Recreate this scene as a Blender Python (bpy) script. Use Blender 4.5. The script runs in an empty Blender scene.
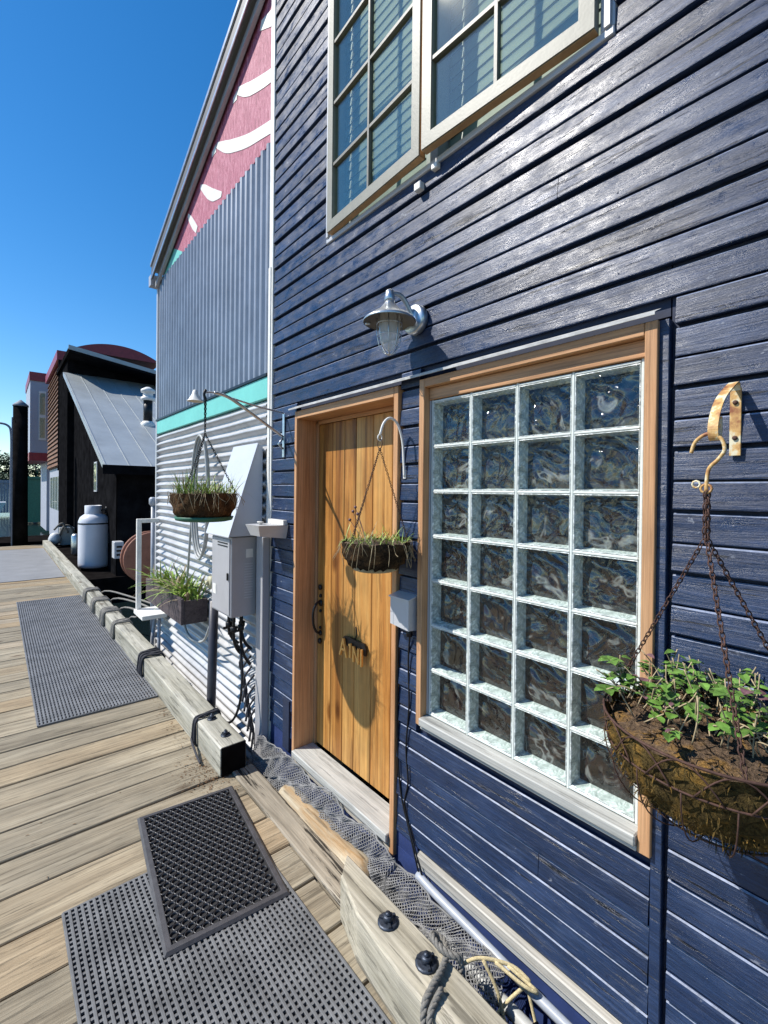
import bpy, math, random
from mathutils import Vector, Matrix
random.seed(7)
R = math.radians
S = bpy.context.scene
COL = S.collection
PI = math.pi

# ------------------------------------------------------------------ materials
def mat(name):
    m = bpy.data.materials.new(name); m.use_nodes = True
    nt = m.node_tree
    return m, nt, nt.nodes['Principled BSDF']
def N(nt, t, **kw):
    n = nt.nodes.new(t)
    for k, v in kw.items():
        if k in n.inputs: n.inputs[k].default_value = v
        else: setattr(n, k, v)
    return n
def LK(nt, a, b): nt.links.new(a, b)
def coords(nt, scale=(1, 1, 1), rot=(0, 0, 0), use_rnd=True):
    """object coordinates, shifted per piece by the 'rnd' face attribute"""
    tc = N(nt, 'ShaderNodeTexCoord')
    mp = N(nt, 'ShaderNodeMapping'); mp.inputs['Scale'].default_value = scale; mp.inputs['Rotation'].default_value = rot
    LK(nt, tc.outputs['Object'], mp.inputs['Vector'])
    if not use_rnd: return mp.outputs['Vector'], None
    at = N(nt, 'ShaderNodeAttribute'); at.attribute_name = 'rnd'
    sc = N(nt, 'ShaderNodeVectorMath', operation='SCALE'); sc.inputs['Scale'].default_value = 37.0
    LK(nt, at.outputs['Color'], sc.inputs[0])
    ad = N(nt, 'ShaderNodeVectorMath', operation='ADD')
    LK(nt, mp.outputs['Vector'], ad.inputs[0]); LK(nt, sc.outputs['Vector'], ad.inputs[1])
    return ad.outputs['Vector'], at.outputs['Fac']
def noise(nt, vec, scale, detail=6, rough=.6, dist=0):
    n = N(nt, 'ShaderNodeTexNoise'); n.inputs['Scale'].default_value = scale
    n.inputs['Detail'].default_value = detail; n.inputs['Roughness'].default_value = rough; n.inputs['Distortion'].default_value = dist
    if vec is not None: LK(nt, vec, n.inputs['Vector'])
    return n.outputs['Fac']
def ramp(nt, fac, stops):
    r = N(nt, 'ShaderNodeValToRGB'); e = r.color_ramp.elements
    while len(e) < len(stops): e.new(.5)
    for i, (p, c) in enumerate(stops):
        e[i].position = p; e[i].color = (c[0], c[1], c[2], 1) if hasattr(c, '__len__') else (c, c, c, 1)
    LK(nt, fac, r.inputs['Fac']); return r.outputs['Color']
def mixc(nt, f, a, b, mode='MIX'):
    m = N(nt, 'ShaderNodeMix', data_type='RGBA', blend_type=mode)
    for s, v in ((m.inputs[0], f), (m.inputs[6], a), (m.inputs[7], b)):
        if isinstance(v, bpy.types.NodeSocket): LK(nt, v, s)
        elif hasattr(v, '__len__'): s.default_value = (v[0], v[1], v[2], 1)
        else: s.default_value = v
    return m.outputs[2]
def bump(nt, h, b, strength=.3, dist=.01):
    n = N(nt, 'ShaderNodeBump'); n.inputs['Strength'].default_value = strength; n.inputs['Distance'].default_value = dist
    LK(nt, h, n.inputs['Height']); LK(nt, n.outputs['Normal'], b.inputs['Normal'])

def simple(name, c, rough=.5, metal=0, var=.25, nscale=12, bmp=.15, spec=.5):
    m, nt, b = mat(name)
    v, _ = coords(nt)
    f = noise(nt, v, nscale, 8, .65)
    lo = [x * (1 - var) for x in c]; hi = [min(1, x * (1 + var)) for x in c]
    LK(nt, ramp(nt, f, [(.3, lo), (.7, hi)]), b.inputs['Base Color'])
    b.inputs['Roughness'].default_value = rough; b.inputs['Metallic'].default_value = metal
    b.inputs['Specular IOR Level'].default_value = spec
    if bmp: bump(nt, noise(nt, v, nscale * 5, 5), b, bmp, .004)
    return m

def wood(name, stops, axis='x', fine=60, rough=.75, crack=.5, bmp=.5, tint=.35, knots=True, bigs=2.0):
    m, nt, b = mat(name)
    k = {'x': (.06, 1, 1), 'y': (1, .06, 1), 'z': (1, 1, .06)}[axis]
    v, rf = coords(nt, k)
    v2, _ = coords(nt, {'x': (.02, 1, 1), 'y': (1, .02, 1), 'z': (1, 1, .02)}[axis])
    v3, _ = coords(nt, (1, 1, 1))
    g1 = noise(nt, v, fine * .35, 8, .7, .6)
    g2 = noise(nt, v2, fine * 3.6, 6, .7)
    g3 = noise(nt, v3, bigs, 4, .6)
    c = ramp(nt, g1, stops)
    c = mixc(nt, .45, c, ramp(nt, g2, [(.34, .22), (.60, 1.05)]), 'MULTIPLY')
    c = mixc(nt, .5, c, ramp(nt, g3, [(.3, (.62, .62, .60)), (.7, (1.12, 1.08, 1.0))]), 'MULTIPLY')
    if rf is not None:
        c = mixc(nt, tint, c, ramp(nt, rf, [(0, (.62, .62, .60)), (.45, (1, .98, .92)), (.75, (1.0, .80, .55)), (1, (1.15, 1.1, 1.05))]), 'MULTIPLY')
    cr = ramp(nt, noise(nt, v, fine * 1.1, 7, .65, .25), [(.39, 0), (.43, 1)])
    c = mixc(nt, crack, c, cr, 'MULTIPLY')
    if knots:
        kv, _ = coords(nt, {'x': (.45, 1, 1), 'y': (1, .45, 1), 'z': (1, 1, .45)}[axis])
        vo = N(nt, 'ShaderNodeTexVoronoi'); vo.inputs['Scale'].default_value = 3.2; LK(nt, kv, vo.inputs['Vector'])
        c = mixc(nt, .8, c, ramp(nt, vo.outputs['Distance'], [(.05, (.25, .16, .10)), (.12, (1, 1, 1))]), 'MULTIPLY')
    LK(nt, c, b.inputs['Base Color'])
    b.inputs['Roughness'].default_value = rough; b.inputs['Specular IOR Level'].default_value = .25
    h = mixc(nt, .5, g1, mixc(nt, .5, g2, cr, 'MULTIPLY'))
    bump(nt, h, b, bmp, .006)
    return m

M = {}
M['deck'] = wood('weathered_deck', [(.30, (.19, .16, .12)), (.48, (.34, .295, .225)), (.70, (.48, .43, .34))], 'x', 42, crack=.38, bmp=.9, tint=.75, bigs=3.5)
M['edge'] = wood('weathered_edge', [(.28, (.15, .13, .10)), (.48, (.34, .30, .24)), (.72, (.52, .47, .39))], 'y', 30, crack=.9, bmp=.6)
M['beam'] = wood('weathered_beam', [(.30, (.22, .21, .17)), (.48, (.44, .43, .37)), (.70, (.62, .61, .55))], 'y', 30, crack=.5, bigs=5, bmp=.6)
M['cedar'] = wood('cedar_trim', [(.3, (.44, .22, .105)), (.5, (.60, .335, .175)), (.7, (.68, .41, .23))], 'z', 40, rough=.5, crack=.12, bmp=.15, tint=.2)
M['cedar_y'] = wood('cedar_head', [(.3, (.44, .22, .105)), (.5, (.60, .335, .175)), (.7, (.68, .41, .23))], 'y', 40, rough=.5, crack=.12, bmp=.15, tint=.2)
M['door'] = wood('door_planks', [(.33, (.20, .070, .016)), (.46, (.47, .21, .052)), (.62, (.66, .37, .12))], 'z', 13, rough=.42, crack=.35, bmp=.3, tint=.22, bigs=5.0)
M['greywood'] = wood('painted_grey_wood', [(.3, (.44, .45, .44)), (.7, (.60, .61, .60))], 'y', 40, knots=False, rough=.6, crack=.3, bmp=.25)
M['planter'] = wood('planter_wood', [(.3, (.05, .04, .05)), (.7, (.13, .11, .12))], 'y', 40, crack=.3)
M['log'] = wood('peeled_log', [(.36, (.36, .22, .10)), (.48, (.52, .45, .33)), (.66, (.62, .60, .53))], 'y', 12, crack=.5, bmp=.6, tint=.1)
M['brownclap'] = wood('brown_siding', [(.3, (.14, .075, .045)), (.7, (.30, .17, .11))], 'y', 20, crack=.2)

# blue painted boards
m, nt, b = mat('blue_paint')
v, rf = coords(nt, (1, .10, 1)); vf, _ = coords(nt, (1, .03, 1)); v3, _ = coords(nt, (1, .5, 1))
grain = noise(nt, vf, 170, 5, .7); pat = noise(nt, v3, 4, 6, .7, .4); st = noise(nt, v, 26, 9, .75, .8)
blot = noise(nt, v3, 20, 10, .75, .3); vc, _ = coords(nt, (1, .045, 1)); ck = noise(nt, vc, 60, 7, .7, .3)
c = ramp(nt, pat, [(.3, (.006, .015, .044)), (.55, (.013, .030, .080)), (.75, (.034, .060, .132))])
c = mixc(nt, .6, c, ramp(nt, rf, [(0, (.70, .72, .8)), (1, (1.35, 1.3, 1.25))]), 'MULTIPLY')
c = mixc(nt, .7, c, ramp(nt, grain, [(.32, .40), (.62, 1.25)]), 'MULTIPLY')
wear = ramp(nt, st, [(.57, 0), (.66, 1)])
c = mixc(nt, mixc(nt, .999, wear, (.45, .45, .45), 'MULTIPLY'), c, (.09, .12, .20))
peel = ramp(nt, blot, [(.635, 0), (.65, 1)])
c = mixc(nt, mixc(nt, .999, peel, (.55, .55, .55), 'MULTIPLY'), c, (.26, .28, .33))
crk = ramp(nt, ck, [(.37, 0), (.40, 1)])
c = mixc(nt, .85, c, crk, 'MULTIPLY')
LK(nt, c, b.inputs['Base Color'])
LK(nt, ramp(nt, blot, [(.36, .22), (.62, .52)]), b.inputs['Roughness'])
b.inputs['Specular IOR Level'].default_value = .5
hh = mixc(nt, .45, st, mixc(nt, .5, grain, mixc(nt, .5, blot, crk))); bump(nt, hh, b, .8, .008)
M['blue'] = m
M['blueedge'] = simple('worn_board_edge', (.15, .18, .26), .5, 0, var=.6, nscale=30, bmp=.2)
M['bluedark'] = simple('blue_backing', (.012, .02, .05), .7)
M['blueskirt'] = simple('blue_skirt', (.03, .05, .15), .45, nscale=6)
M['white'] = simple('white_paint', (.72, .71, .67), .5, var=.12, nscale=20)
M['sash'] = simple('sash_paint', (.21, .208, .168), .5, var=.1, nscale=20)
M['muntin'] = simple('muntin_shaded', (.12, .12, .10), .5, var=.1, nscale=20)  # darker than the sash: shade of the undersides put into the colour
M['sashwood'] = simple('sash_bare_wood', (.45, .27, .12), .6)
M['mortar'] = simple('mortar', (.62, .66, .62), .75, var=.1, nscale=40)
M['teal'] = simple('teal_paint', (.16, .54, .48), .5, var=.08, nscale=5)
M['metalw'] = simple('white_metal', (.66, .67, .67), .38, .25, var=.10, nscale=8, bmp=.05)
M['grey'] = simple('grey_casing', (.42, .42, .44), .42, .2, var=.08, nscale=5, bmp=.03)
M['greypaint'] = simple('grey_paint', (.50, .51, .53), .4, .1, var=.06, nscale=4, bmp=.02)
M['hood'] = simple('hood_white', (.52, .55, .60), .4, 0, var=.05, nscale=4, bmp=.02)
M['silver'] = simple('galvanised', (.55, .57, .58), .3, .85, var=.2, nscale=30, bmp=.1)
M['black'] = simple('black_iron', (.012, .012, .014), .4, .4)
M['rust'] = simple('rusty_chain', (.075, .038, .028), .8, .3, var=.5, nscale=60)
M['rope'] = simple('weathered_rope', (.20, .19, .17), .9, 0, var=.4, nscale=120, bmp=.8)
M['ropeblack'] = simple('dark_rope', (.035, .036, .045), .85, 0, var=.5, nscale=120, bmp=.8)
M['ropeyellow'] = simple('yellow_rope', (.62, .52, .30), .9, 0, var=.3, nscale=120, bmp=.8)
M['hose'] = simple('grey_hose', (.36, .37, .36), .5, 0, var=.2)
M['conduit'] = simple('grey_conduit', (.32, .35, .40), .4, 0, var=.15)
M['rubber'] = simple('black_rubber', (.022, .022, .025), .42, 0, var=.3, nscale=20, bmp=.2, spec=.6)
M['matgrey'] = simple('grey_rubber_mat', (.125, .127, .13), .6, 0, var=.35, nscale=9, bmp=.2)
M['matgrey2'] = simple('ribbed_mat', (.14, .144, .152), .6, 0, var=.3, nscale=6, bmp=.2)
M['matlight'] = simple('pale_mat', (.20, .205, .215), .7, 0, var=.15, nscale=3)
M['matunder'] = simple('mat_underside', (.012, .012, .013), .8)
M['bolt'] = simple('bolt_cap', (.045, .055, .075), .45, .6, var=.5, nscale=60)

def matte(name, c):
    m = bpy.data.materials.new(name); m.use_nodes = True; nt = m.node_tree; nt.nodes.clear()
    o = N(nt, 'ShaderNodeOutputMaterial'); d = N(nt, 'ShaderNodeBsdfDiffuse'); v, _ = coords(nt)
    LK(nt, ramp(nt, noise(nt, v, 4, 6), [(.3, [x * .5 for x in c]), (.7, [x * 1.6 for x in c])]), d.inputs['Color']); LK(nt, d.outputs[0], o.inputs[0]); return m
M['blackwall'] = matte('black_wall', (.009, .009, .010))
M['tank'] = simple('tank_paint', (.62, .64, .70), .35, 0, var=.05, nscale=4, bmp=.02)
M['red'] = simple('red_trim', (.28, .02, .03), .4)
M['bay'] = simple('pale_bay', (.38, .40, .46), .5, var=.06, nscale=2)
M['roofgrey'] = simple('metal_roof', (.34, .37, .38), .45, .3, var=.15, nscale=1.5, bmp=.02)
M['rakeboard'] = simple('dark_grey_board', (.10, .10, .105), .5)
M['capgrey'] = simple('weathered_white', (.42, .42, .41), .6, var=.35, nscale=14)
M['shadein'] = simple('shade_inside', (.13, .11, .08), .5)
M['silverwhite'] = simple('pale_metal', (.7, .7, .68), .35, .3)
M['litter'] = simple('dry_litter', (.16, .085, .035), .9, 0, var=.6, nscale=30)
M['soil'] = simple('dry_soil', (.085, .055, .036), .95, 0, var=.6, nscale=60, bmp=1)
M['greenplate'] = simple('green_tray', (.02, .12, .07), .5)
M['straw'] = simple('dry_stems', (.34, .27, .16), .8, 0, var=.4, nscale=40)
M['blade'] = simple('green_blade', (.24, .36, .06), .5, 0, var=.5, nscale=25, bmp=0)
M['leaf'] = simple('green_leaf', (.10, .20, .035), .45, 0, var=.75, nscale=22, bmp=.1)
M['purpleleaf'] = simple('purple_leaf', (.14, .07, .08), .5, 0, var=.4, nscale=40)
M['reel'] = simple('brown_reel', (.28, .12, .075), .7, 0, var=.25, nscale=8)
M['blacktube'] = simple('black_tube', (.03, .03, .04), .4)
M['brass'] = simple('copper_letters', (.95, .42, .10), .35, .2, var=.3, nscale=40)
M['rustcream'] = simple('rusted_cream_paint', (.62, .50, .28), .55, .1, var=.35, nscale=50)
M['fence'] = simple('grey_fence', (.20, .22, .26), .7)
M['hullwhite'] = simple('white_hull', (.6, .62, .65), .4)
M['green'] = simple('green_hull', (.03, .15, .09), .5)
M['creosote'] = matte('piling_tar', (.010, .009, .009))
M['blind'] = simple('pale_blinds', (.20, .25, .21), .5, 0, var=.2, nscale=10)
M['dark'] = simple('dark_room', (.02, .02, .025), .9)
M['net'] = simple('net_twine', (.19, .19, .19), .9, 0, var=.35, nscale=30)
# rust patch on bracket
m, nt, b = mat('cream_rust'); v, _ = coords(nt)
f = noise(nt, v, 26, 6, .6)
LK(nt, ramp(nt, f, [(.42, (.62, .58, .42)), (.50, (.55, .34, .12)), (.66, (.24, .08, .03))]), b.inputs['Base Color']); b.inputs['Roughness'].default_value = .6
M['creamrust'] = m
# moss / coir liner
def moss(name, a, bcol, c3):
    m, nt, b = mat(name); v, _ = coords(nt)
    f = noise(nt, v, 14, 8, .7); f2 = noise(nt, v, 160, 6, .7)
    c = ramp(nt, f, [(.32, a), (.50, bcol), (.66, c3)])
    c = mixc(nt, .8, c, ramp(nt, f2, [(.34, .15), (.62, 1.2)]), 'MULTIPLY')
    LK(nt, c, b.inputs['Base Color']); b.inputs['Roughness'].default_value = .95; b.inputs['Specular IOR Level'].default_value = .1
    bump(nt, mixc(nt, .5, f2, f), b, 1, .02); return m
M['moss'] = moss('mossy_liner', (.035, .024, .014), (.12, .085, .03), (.30, .17, .04))
M['coir'] = moss('dark_coir', (.014, .010, .007), (.045, .03, .018), (.15, .085, .04))
M['coir2'] = moss('brown_coir', (.04, .024, .014), (.10, .055, .028), (.20, .11, .05))
M['mossoil'] = moss('mossy_soil', (.07, .05, .035), (.19, .13, .085), (.36, .20, .05))
# pink painted gable
m, nt, b = mat('pink_mural'); v, _ = coords(nt, (1, 1, 1), (R(35), 0, 0)); v2, _ = coords(nt, (1, 3, .5), (R(50), 0, 0))
f = noise(nt, v2, 20, 10, .85, 1.2)
LK(nt, ramp(nt, f, [(.38, (.10, .015, .035)), (.49, (.36, .065, .13)), (.62, (.58, .27, .34))]), b.inputs['Base Color']); b.inputs['Roughness'].default_value = .7
bump(nt, f, b, .4, .01)
M['pink'] = m
# corrugated sheet, slightly shiny
def corr(name, c, dirt=.25):
    m, nt, b = mat(name); v, _ = coords(nt)
    f = noise(nt, v, 3, 8, .7)
    LK(nt, ramp(nt, f, [(.3, [x * (1 - dirt) for x in c]), (.65, c)]), b.inputs['Base Color'])
    b.inputs['Metallic'].default_value = .35; b.inputs['Roughness'].default_value = .42
    bump(nt, noise(nt, v, 40, 4), b, .05, .004); return m
M['corr'] = corr('corrugated_white', (.54, .545, .555), .35); M['corrup'] = corr('corrugated_grey', (.34, .37, .42), .3)
# glass
m = bpy.data.materials.new('window_glass'); m.use_nodes = True; nt = m.node_tree; nt.nodes.clear()
out = N(nt, 'ShaderNodeOutputMaterial'); gl = N(nt, 'ShaderNodeBsdfGlossy'); gl.inputs['Roughness'].default_value = .02; gl.inputs['Color'].default_value = (1, .93, .82, 1)
tr = N(nt, 'ShaderNodeBsdfTransparent'); tr.inputs['Color'].default_value = (.88, .93, .88, 1); mx = N(nt, 'ShaderNodeMixShader')
lw = N(nt, 'ShaderNodeLayerWeight'); lw.inputs['Blend'].default_value = .35
LK(nt, ramp(nt, lw.outputs['Fresnel'], [(0, .10), (.8, .42)]), mx.inputs[0]); LK(nt, tr.outputs[0], mx.inputs[1]); LK(nt, gl.outputs[0], mx.inputs[2]); LK(nt, mx.outputs[0], out.inputs[0])
tcn = N(nt, 'ShaderNodeTexCoord'); bn = N(nt, 'ShaderNodeBump'); bn.inputs['Strength'].default_value = .05; bn.inputs['Distance'].default_value = .02
LK(nt, noise(nt, tcn.outputs['Object'], 3, 1), bn.inputs['Height']); LK(nt, bn.outputs[0], gl.inputs['Normal'])
M['glass'] = m
def blockglass(name, gloss, col, scale, bs, rough=.03, base=None):
    m = bpy.data.materials.new(name); m.use_nodes = True; nt = m.node_tree; nt.nodes.clear()
    out = N(nt, 'ShaderNodeOutputMaterial'); gl = N(nt, 'ShaderNodeBsdfGlossy'); gl.inputs['Roughness'].default_value = rough
    mx = N(nt, 'ShaderNodeMixShader'); mx.inputs[0].default_value = gloss
    tc = N(nt, 'ShaderNodeTexCoord'); oi = N(nt, 'ShaderNodeObjectInfo')
    mu = N(nt, 'ShaderNodeVectorMath', operation='SCALE'); mu.inputs['Scale'].default_value = 50
    cx = N(nt, 'ShaderNodeCombineXYZ'); LK(nt, oi.outputs['Random'], cx.inputs[1]); LK(nt, cx.outputs[0], mu.inputs[0])
    ad = N(nt, 'ShaderNodeVectorMath', operation='ADD'); LK(nt, tc.outputs['Object'], ad.inputs[0]); LK(nt, mu.outputs[0], ad.inputs[1])
    nz = noise(nt, ad.outputs[0], scale, 2, .5, 1.6)
    bn = N(nt, 'ShaderNodeBump'); bn.inputs['Strength'].default_value = bs; bn.inputs['Distance'].default_value = .03
    LK(nt, nz, bn.inputs['Height']); LK(nt, bn.outputs[0], gl.inputs['Normal'])
    if base:
        d = N(nt, 'ShaderNodeBsdfDiffuse'); LK(nt, ramp(nt, noise(nt, ad.outputs[0], 5, 2, .5, 2.6), [(.36, base[0]), (.46, base[1]), (.53, base[0]), (.60, base[1]), (.66, base[2]), (.72, base[1])]), d.inputs['Color'])
        LK(nt, d.outputs[0], mx.inputs[1])
    else:
        t = N(nt, 'ShaderNodeBsdfTransparent'); t.inputs['Color'].default_value = (*col, 1); LK(nt, t.outputs[0], mx.inputs[1])
    LK(nt, gl.outputs[0], mx.inputs[2]); LK(nt, mx.outputs[0], out.inputs[0]); return m
M['bfront'] = blockglass('block_front', .05, (.93, .98, .96), 14, .5, .06)
M['bback'] = blockglass('block_back', .095, None, 5.0, .8, .04, ((.004, .003, .004), (.024, .011, .009), (.22, .21, .20)))  # pale streaks are glass highlights painted into the rear pane's colour
m, nt, b = mat('block_side'); v, _ = coords(nt, use_rnd=False); f = noise(nt, v, 22, 5, .65, 2.5)
LK(nt, ramp(nt, f, [(.32, (.24, .28, .27)), (.5, (.52, .57, .555)), (.64, (.88, .91, .90))]), b.inputs['Base Color']); b.inputs['Roughness'].default_value = .2; bump(nt, f, b, .6, .01)  # pale end of the ramp paints highlights into the side colour
M['bside'] = m
m, nt, b = mat('lamp_glass'); b.inputs['Base Color'].default_value = (.9, .9, .85, 1); b.inputs['Alpha'].default_value = .35; b.inputs['Roughness'].default_value = .15
M['lampglass'] = m
m, nt, b = mat('water'); b.inputs['Base Color'].default_value = (.006, .012, .014, 1); b.inputs['Roughness'].default_value = .08
v, _ = coords(nt, use_rnd=False); bump(nt, noise(nt, v, 3, 3), b, .3, .05); M['water'] = m
M['hill'] = simple('far_hill', (.05, .08, .04), .95, 0, var=.4, nscale=.05, bmp=0)

# ------------------------------------------------------------------ mesh builder
class MB:
    def __init__(s): s.v = []; s.f = []; s.r = []; s.mi = []; s.sm = []; s.cur = 0
    def add(s, vs, fs, rnd=None, smooth=False, mi=None):
        o = len(s.v); s.v += [tuple(p) for p in vs]; rn = random.random() if rnd is None else rnd
        for f in fs: s.f.append([o + i for i in f]); s.r.append(rn); s.sm.append(smooth); s.mi.append(s.cur if mi is None else mi)
    def box(s, x0, x1, y0, y1, z0, z1, rnd=None, mi=None):
        s.hexa([(x0, y0, z0), (x1, y0, z0), (x1, y1, z0), (x0, y1, z0), (x0, y0, z1), (x1, y0, z1), (x1, y1, z1), (x0, y1, z1)], rnd, mi)
    def hexa(s, p, rnd=None, mi=None):
        s.add(p, [(0, 3, 2, 1), (4, 5, 6, 7), (0, 1, 5, 4), (1, 2, 6, 5), (2, 3, 7, 6), (3, 0, 4, 7)], rnd, False, mi)
    def chbox(s, x0, x1, y0, y1, z0, z1, c=.004, rnd=None):
        """box with small chamfers on every edge"""
        X = (x0, x1); Y = (y0, y1); Z = (z0, z1); vs = []; idx = {}
        for i in (0, 1):
            for j in (0, 1):
                for k in (0, 1):
                    sx, sy, sz = (c if i == 0 else -c), (c if j == 0 else -c), (c if k == 0 else -c)
                    for a, p in (('x', (X[i], Y[j] + sy, Z[k] + sz)), ('y', (X[i] + sx, Y[j], Z[k] + sz)), ('z', (X[i] + sx, Y[j] + sy, Z[k]))):
                        idx[(i, j, k, a)] = len(vs); vs.append(p)
        g = lambda i, j, k, a: idx[(i, j, k, a)]
        fs = []
        def q(l, ax, sgn):
            fs.append(l if sgn else l[::-1])
        for e in (0, 1):
            q([g(e, 0, 0, 'x'), g(e, 1, 0, 'x'), g(e, 1, 1, 'x'), g(e, 0, 1, 'x')], 'x', e)
            q([g(0, e, 0, 'y'), g(0, e, 1, 'y'), g(1, e, 1, 'y'), g(1, e, 0, 'y')], 'y', e)
            q([g(0, 0, e, 'z'), g(1, 0, e, 'z'), g(1, 1, e, 'z'), g(0, 1, e, 'z')], 'z', e)
        for a in (0, 1):
            for bb in (0, 1):
                q([g(0, a, bb, 'y'), g(0, a, bb, 'z'), g(1, a, bb, 'z'), g(1, a, bb, 'y')], '', a ^ bb ^ 1 ^ 1)
                q([g(a, 0, bb, 'x'), g(a, 0, bb, 'z'), g(a, 1, bb, 'z'), g(a, 1, bb, 'x')], '', a ^ bb)
                q([g(a, bb, 0, 'x'), g(a, bb, 0, 'y'), g(a, bb, 1, 'y'), g(a, bb, 1, 'x')], '', a ^ bb)
        for i in (0, 1):
            for j in (0, 1):
                for k in (0, 1): fs.append([g(i, j, k, 'x'), g(i, j, k, 'y'), g(i, j, k, 'z')])
        s.add(vs, fs, rnd); s._recalc = True
    def rbox(s, mtx, x, y, z, rnd=None):
        p = [mtx @ Vector(q) for q in ((-x, -y, -z), (x, -y, -z), (x, y, -z), (-x, y, -z), (-x, -y, z), (x, -y, z), (x, y, z), (-x, y, z))]
        s.hexa(p, rnd)
    def tube(s, pts, r, n=6, closed=False, rnd=None, caps=True, flat=1.0):
        pts = [Vector(p) for p in pts]; L = len(pts)
        if L < 2: return
        rs = r if hasattr(r, '__len__') else [r] * L
        t0 = (pts[1] - pts[0]).normalized(); up = Vector((0, 0, 1)) if abs(t0.z) < .9 else Vector((1, 0, 0))
        a = t0.cross(up).normalized(); vs = []
        for i, p in enumerate(pts):
            if closed: t = pts[(i + 1) % L] - pts[i - 1]
            else: t = pts[min(i + 1, L - 1)] - pts[max(i - 1, 0)]
            if t.length < 1e-9: t = t0
            t = t.normalized(); a = (a - t * a.dot(t))
            if a.length < 1e-6: a = t.orthogonal()
            a.normalize(); bb = t.cross(a)
            for k in range(n):
                an = 2 * PI * k / n; vs.append(p + a * (math.cos(an) * rs[i]) + bb * (math.sin(an) * rs[i] * flat))
        fs = []
        for i in range(L if closed else L - 1):
            j = (i + 1) % L
            for k in range(n): fs.append((i * n + k, i * n + (k + 1) % n, j * n + (k + 1) % n, j * n + k))
        if not closed and caps: fs += [tuple(range(n))[::-1], tuple((L - 1) * n + k for k in range(n))]
        s.add(vs, fs, rnd, True)
    def lathe(s, prof, c, n=24, axis='z', rnd=None, cap=True):
        c = Vector(c); vs = []
        for r, h in prof:
            for k in range(n):
                a = 2 * PI * k / n
                if axis == 'z': q = Vector((r * math.cos(a), r * math.sin(a), h))
                elif axis == 'x': q = Vector((h, r * math.cos(a), r * math.sin(a)))
                else: q = Vector((r * math.cos(a), h, r * math.sin(a)))
                vs.append(c + q)
        fs = []
        for i in range(len(prof) - 1):
            for k in range(n): fs.append((i * n + k, i * n + (k + 1) % n, (i + 1) * n + (k + 1) % n, (i + 1) * n + k))
        if cap: fs += [tuple(range(n))[::-1], tuple((len(prof) - 1) * n + k for k in range(n))]
        s.add(vs, fs, rnd, True)
    def prism(s, poly, d, rnd=None):
        """extrude a 3-D polygon by vector d"""
        d = Vector(d); n = len(poly); vs = [Vector(p) for p in poly] + [Vector(p) + d for p in poly]
        fs = [tuple(range(n)), tuple(range(2 * n - 1, n - 1, -1))] + [(i, i + n, (i + 1) % n + n, (i + 1) % n) for i in range(n)]
        s.add(vs, fs, rnd)
    def leaf(s, p, d, up, L, W, fold=.25):
        p = Vector(p); d = Vector(d).normalized(); sd = d.cross(Vector(up)); sd = sd.normalized() if sd.length > 1e-4 else d.orthogonal().normalized()
        u = sd.cross(d)
        pr = [(0, 0), (.25, .8), (.55, 1), (.85, .5), (1, 0)]
        mid = [p + d * (L * t) - u * (L * .35 * t * t) for t, w in pr]; vs = list(mid)
        for sg in (1, -1):
            for (t, w), q in zip(pr[1:4], mid[1:4]): vs.append(q + sd * (sg * W * w * .5) + u * (fold * W * w * .5))
        fs = []
        for o, fl in ((5, 0), (8, 1)):
            l = [(0, 1, o), (1, 2, o + 1, o), (2, 3, o + 2, o + 1), (3, 4, o + 2)]
            fs += [f[::-1] if fl else f for f in l]
        s.add(vs, fs)
    def blade(s, p, d, L, w, droop=.5, n=5):
        p = Vector(p); d = Vector(d).normalized(); sd = d.cross(Vector((0, 0, 1)))
        sd = sd.normalized() if sd.length > 1e-3 else Vector((1, 0, 0)); vs = []
        for i in range(n + 1):
            t = i / n; q = p + d * (L * t) + Vector((0, 0, -droop * L * t * t)); ww = w * (1 - t ** 2) * .5 + w * .03
            vs += [q - sd * ww, q + sd * ww]
        s.add(vs, [(2 * i, 2 * i + 1, 2 * i + 3, 2 * i + 2) for i in range(n)])
    def build(s, name, ms, parent=None, origin=None, normals=True):
        ms = ms if isinstance(ms, (list, tuple)) else [ms]
        xs = [v[0] for v in s.v]; ys = [v[1] for v in s.v]; zs = [v[2] for v in s.v]
        if origin is None: origin = ((min(xs) + max(xs)) / 2, (min(ys) + max(ys)) / 2, min(zs))
        me = bpy.data.meshes.new(name)
        me.from_pydata([(x - origin[0], y - origin[1], z - origin[2]) for x, y, z in s.v], [], s.f)
        for mm in ms: me.materials.append(mm)
        for p, sm, mi in zip(me.polygons, s.sm, s.mi): p.use_smooth = sm; p.material_index = mi
        at = me.attributes.new('rnd', 'FLOAT', 'FACE')
        at.data.foreach_set('value', s.r)
        me.validate()
        if normals:
            import bmesh
            bm = bmesh.new(); bm.from_mesh(me); bmesh.ops.recalc_face_normals(bm, faces=bm.faces); bm.to_mesh(me); bm.free()
        o = bpy.data.objects.new(name, me); COL.objects.link(o)
        po = WO.get(parent.name, Vector((0, 0, 0))) if parent else Vector((0, 0, 0))
        o.location = Vector(origin) - po
        if parent: o.parent = parent
        WO[o.name] = Vector(origin)
        return o
WO = {}
def tag(o, label=None, cat=None, group=None, kind=None):
    if label: o['label'] = label
    if cat: o['category'] = cat
    if group: o['group'] = group
    if kind: o['kind'] = kind
    return o
def thing(name, label, cat, loc, group=None):
    o = bpy.data.objects.new(name, None); COL.objects.link(o); o.location = loc; o.empty_display_size = .1
    WO[o.name] = Vector(loc); return tag(o, label, cat, group)
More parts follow.
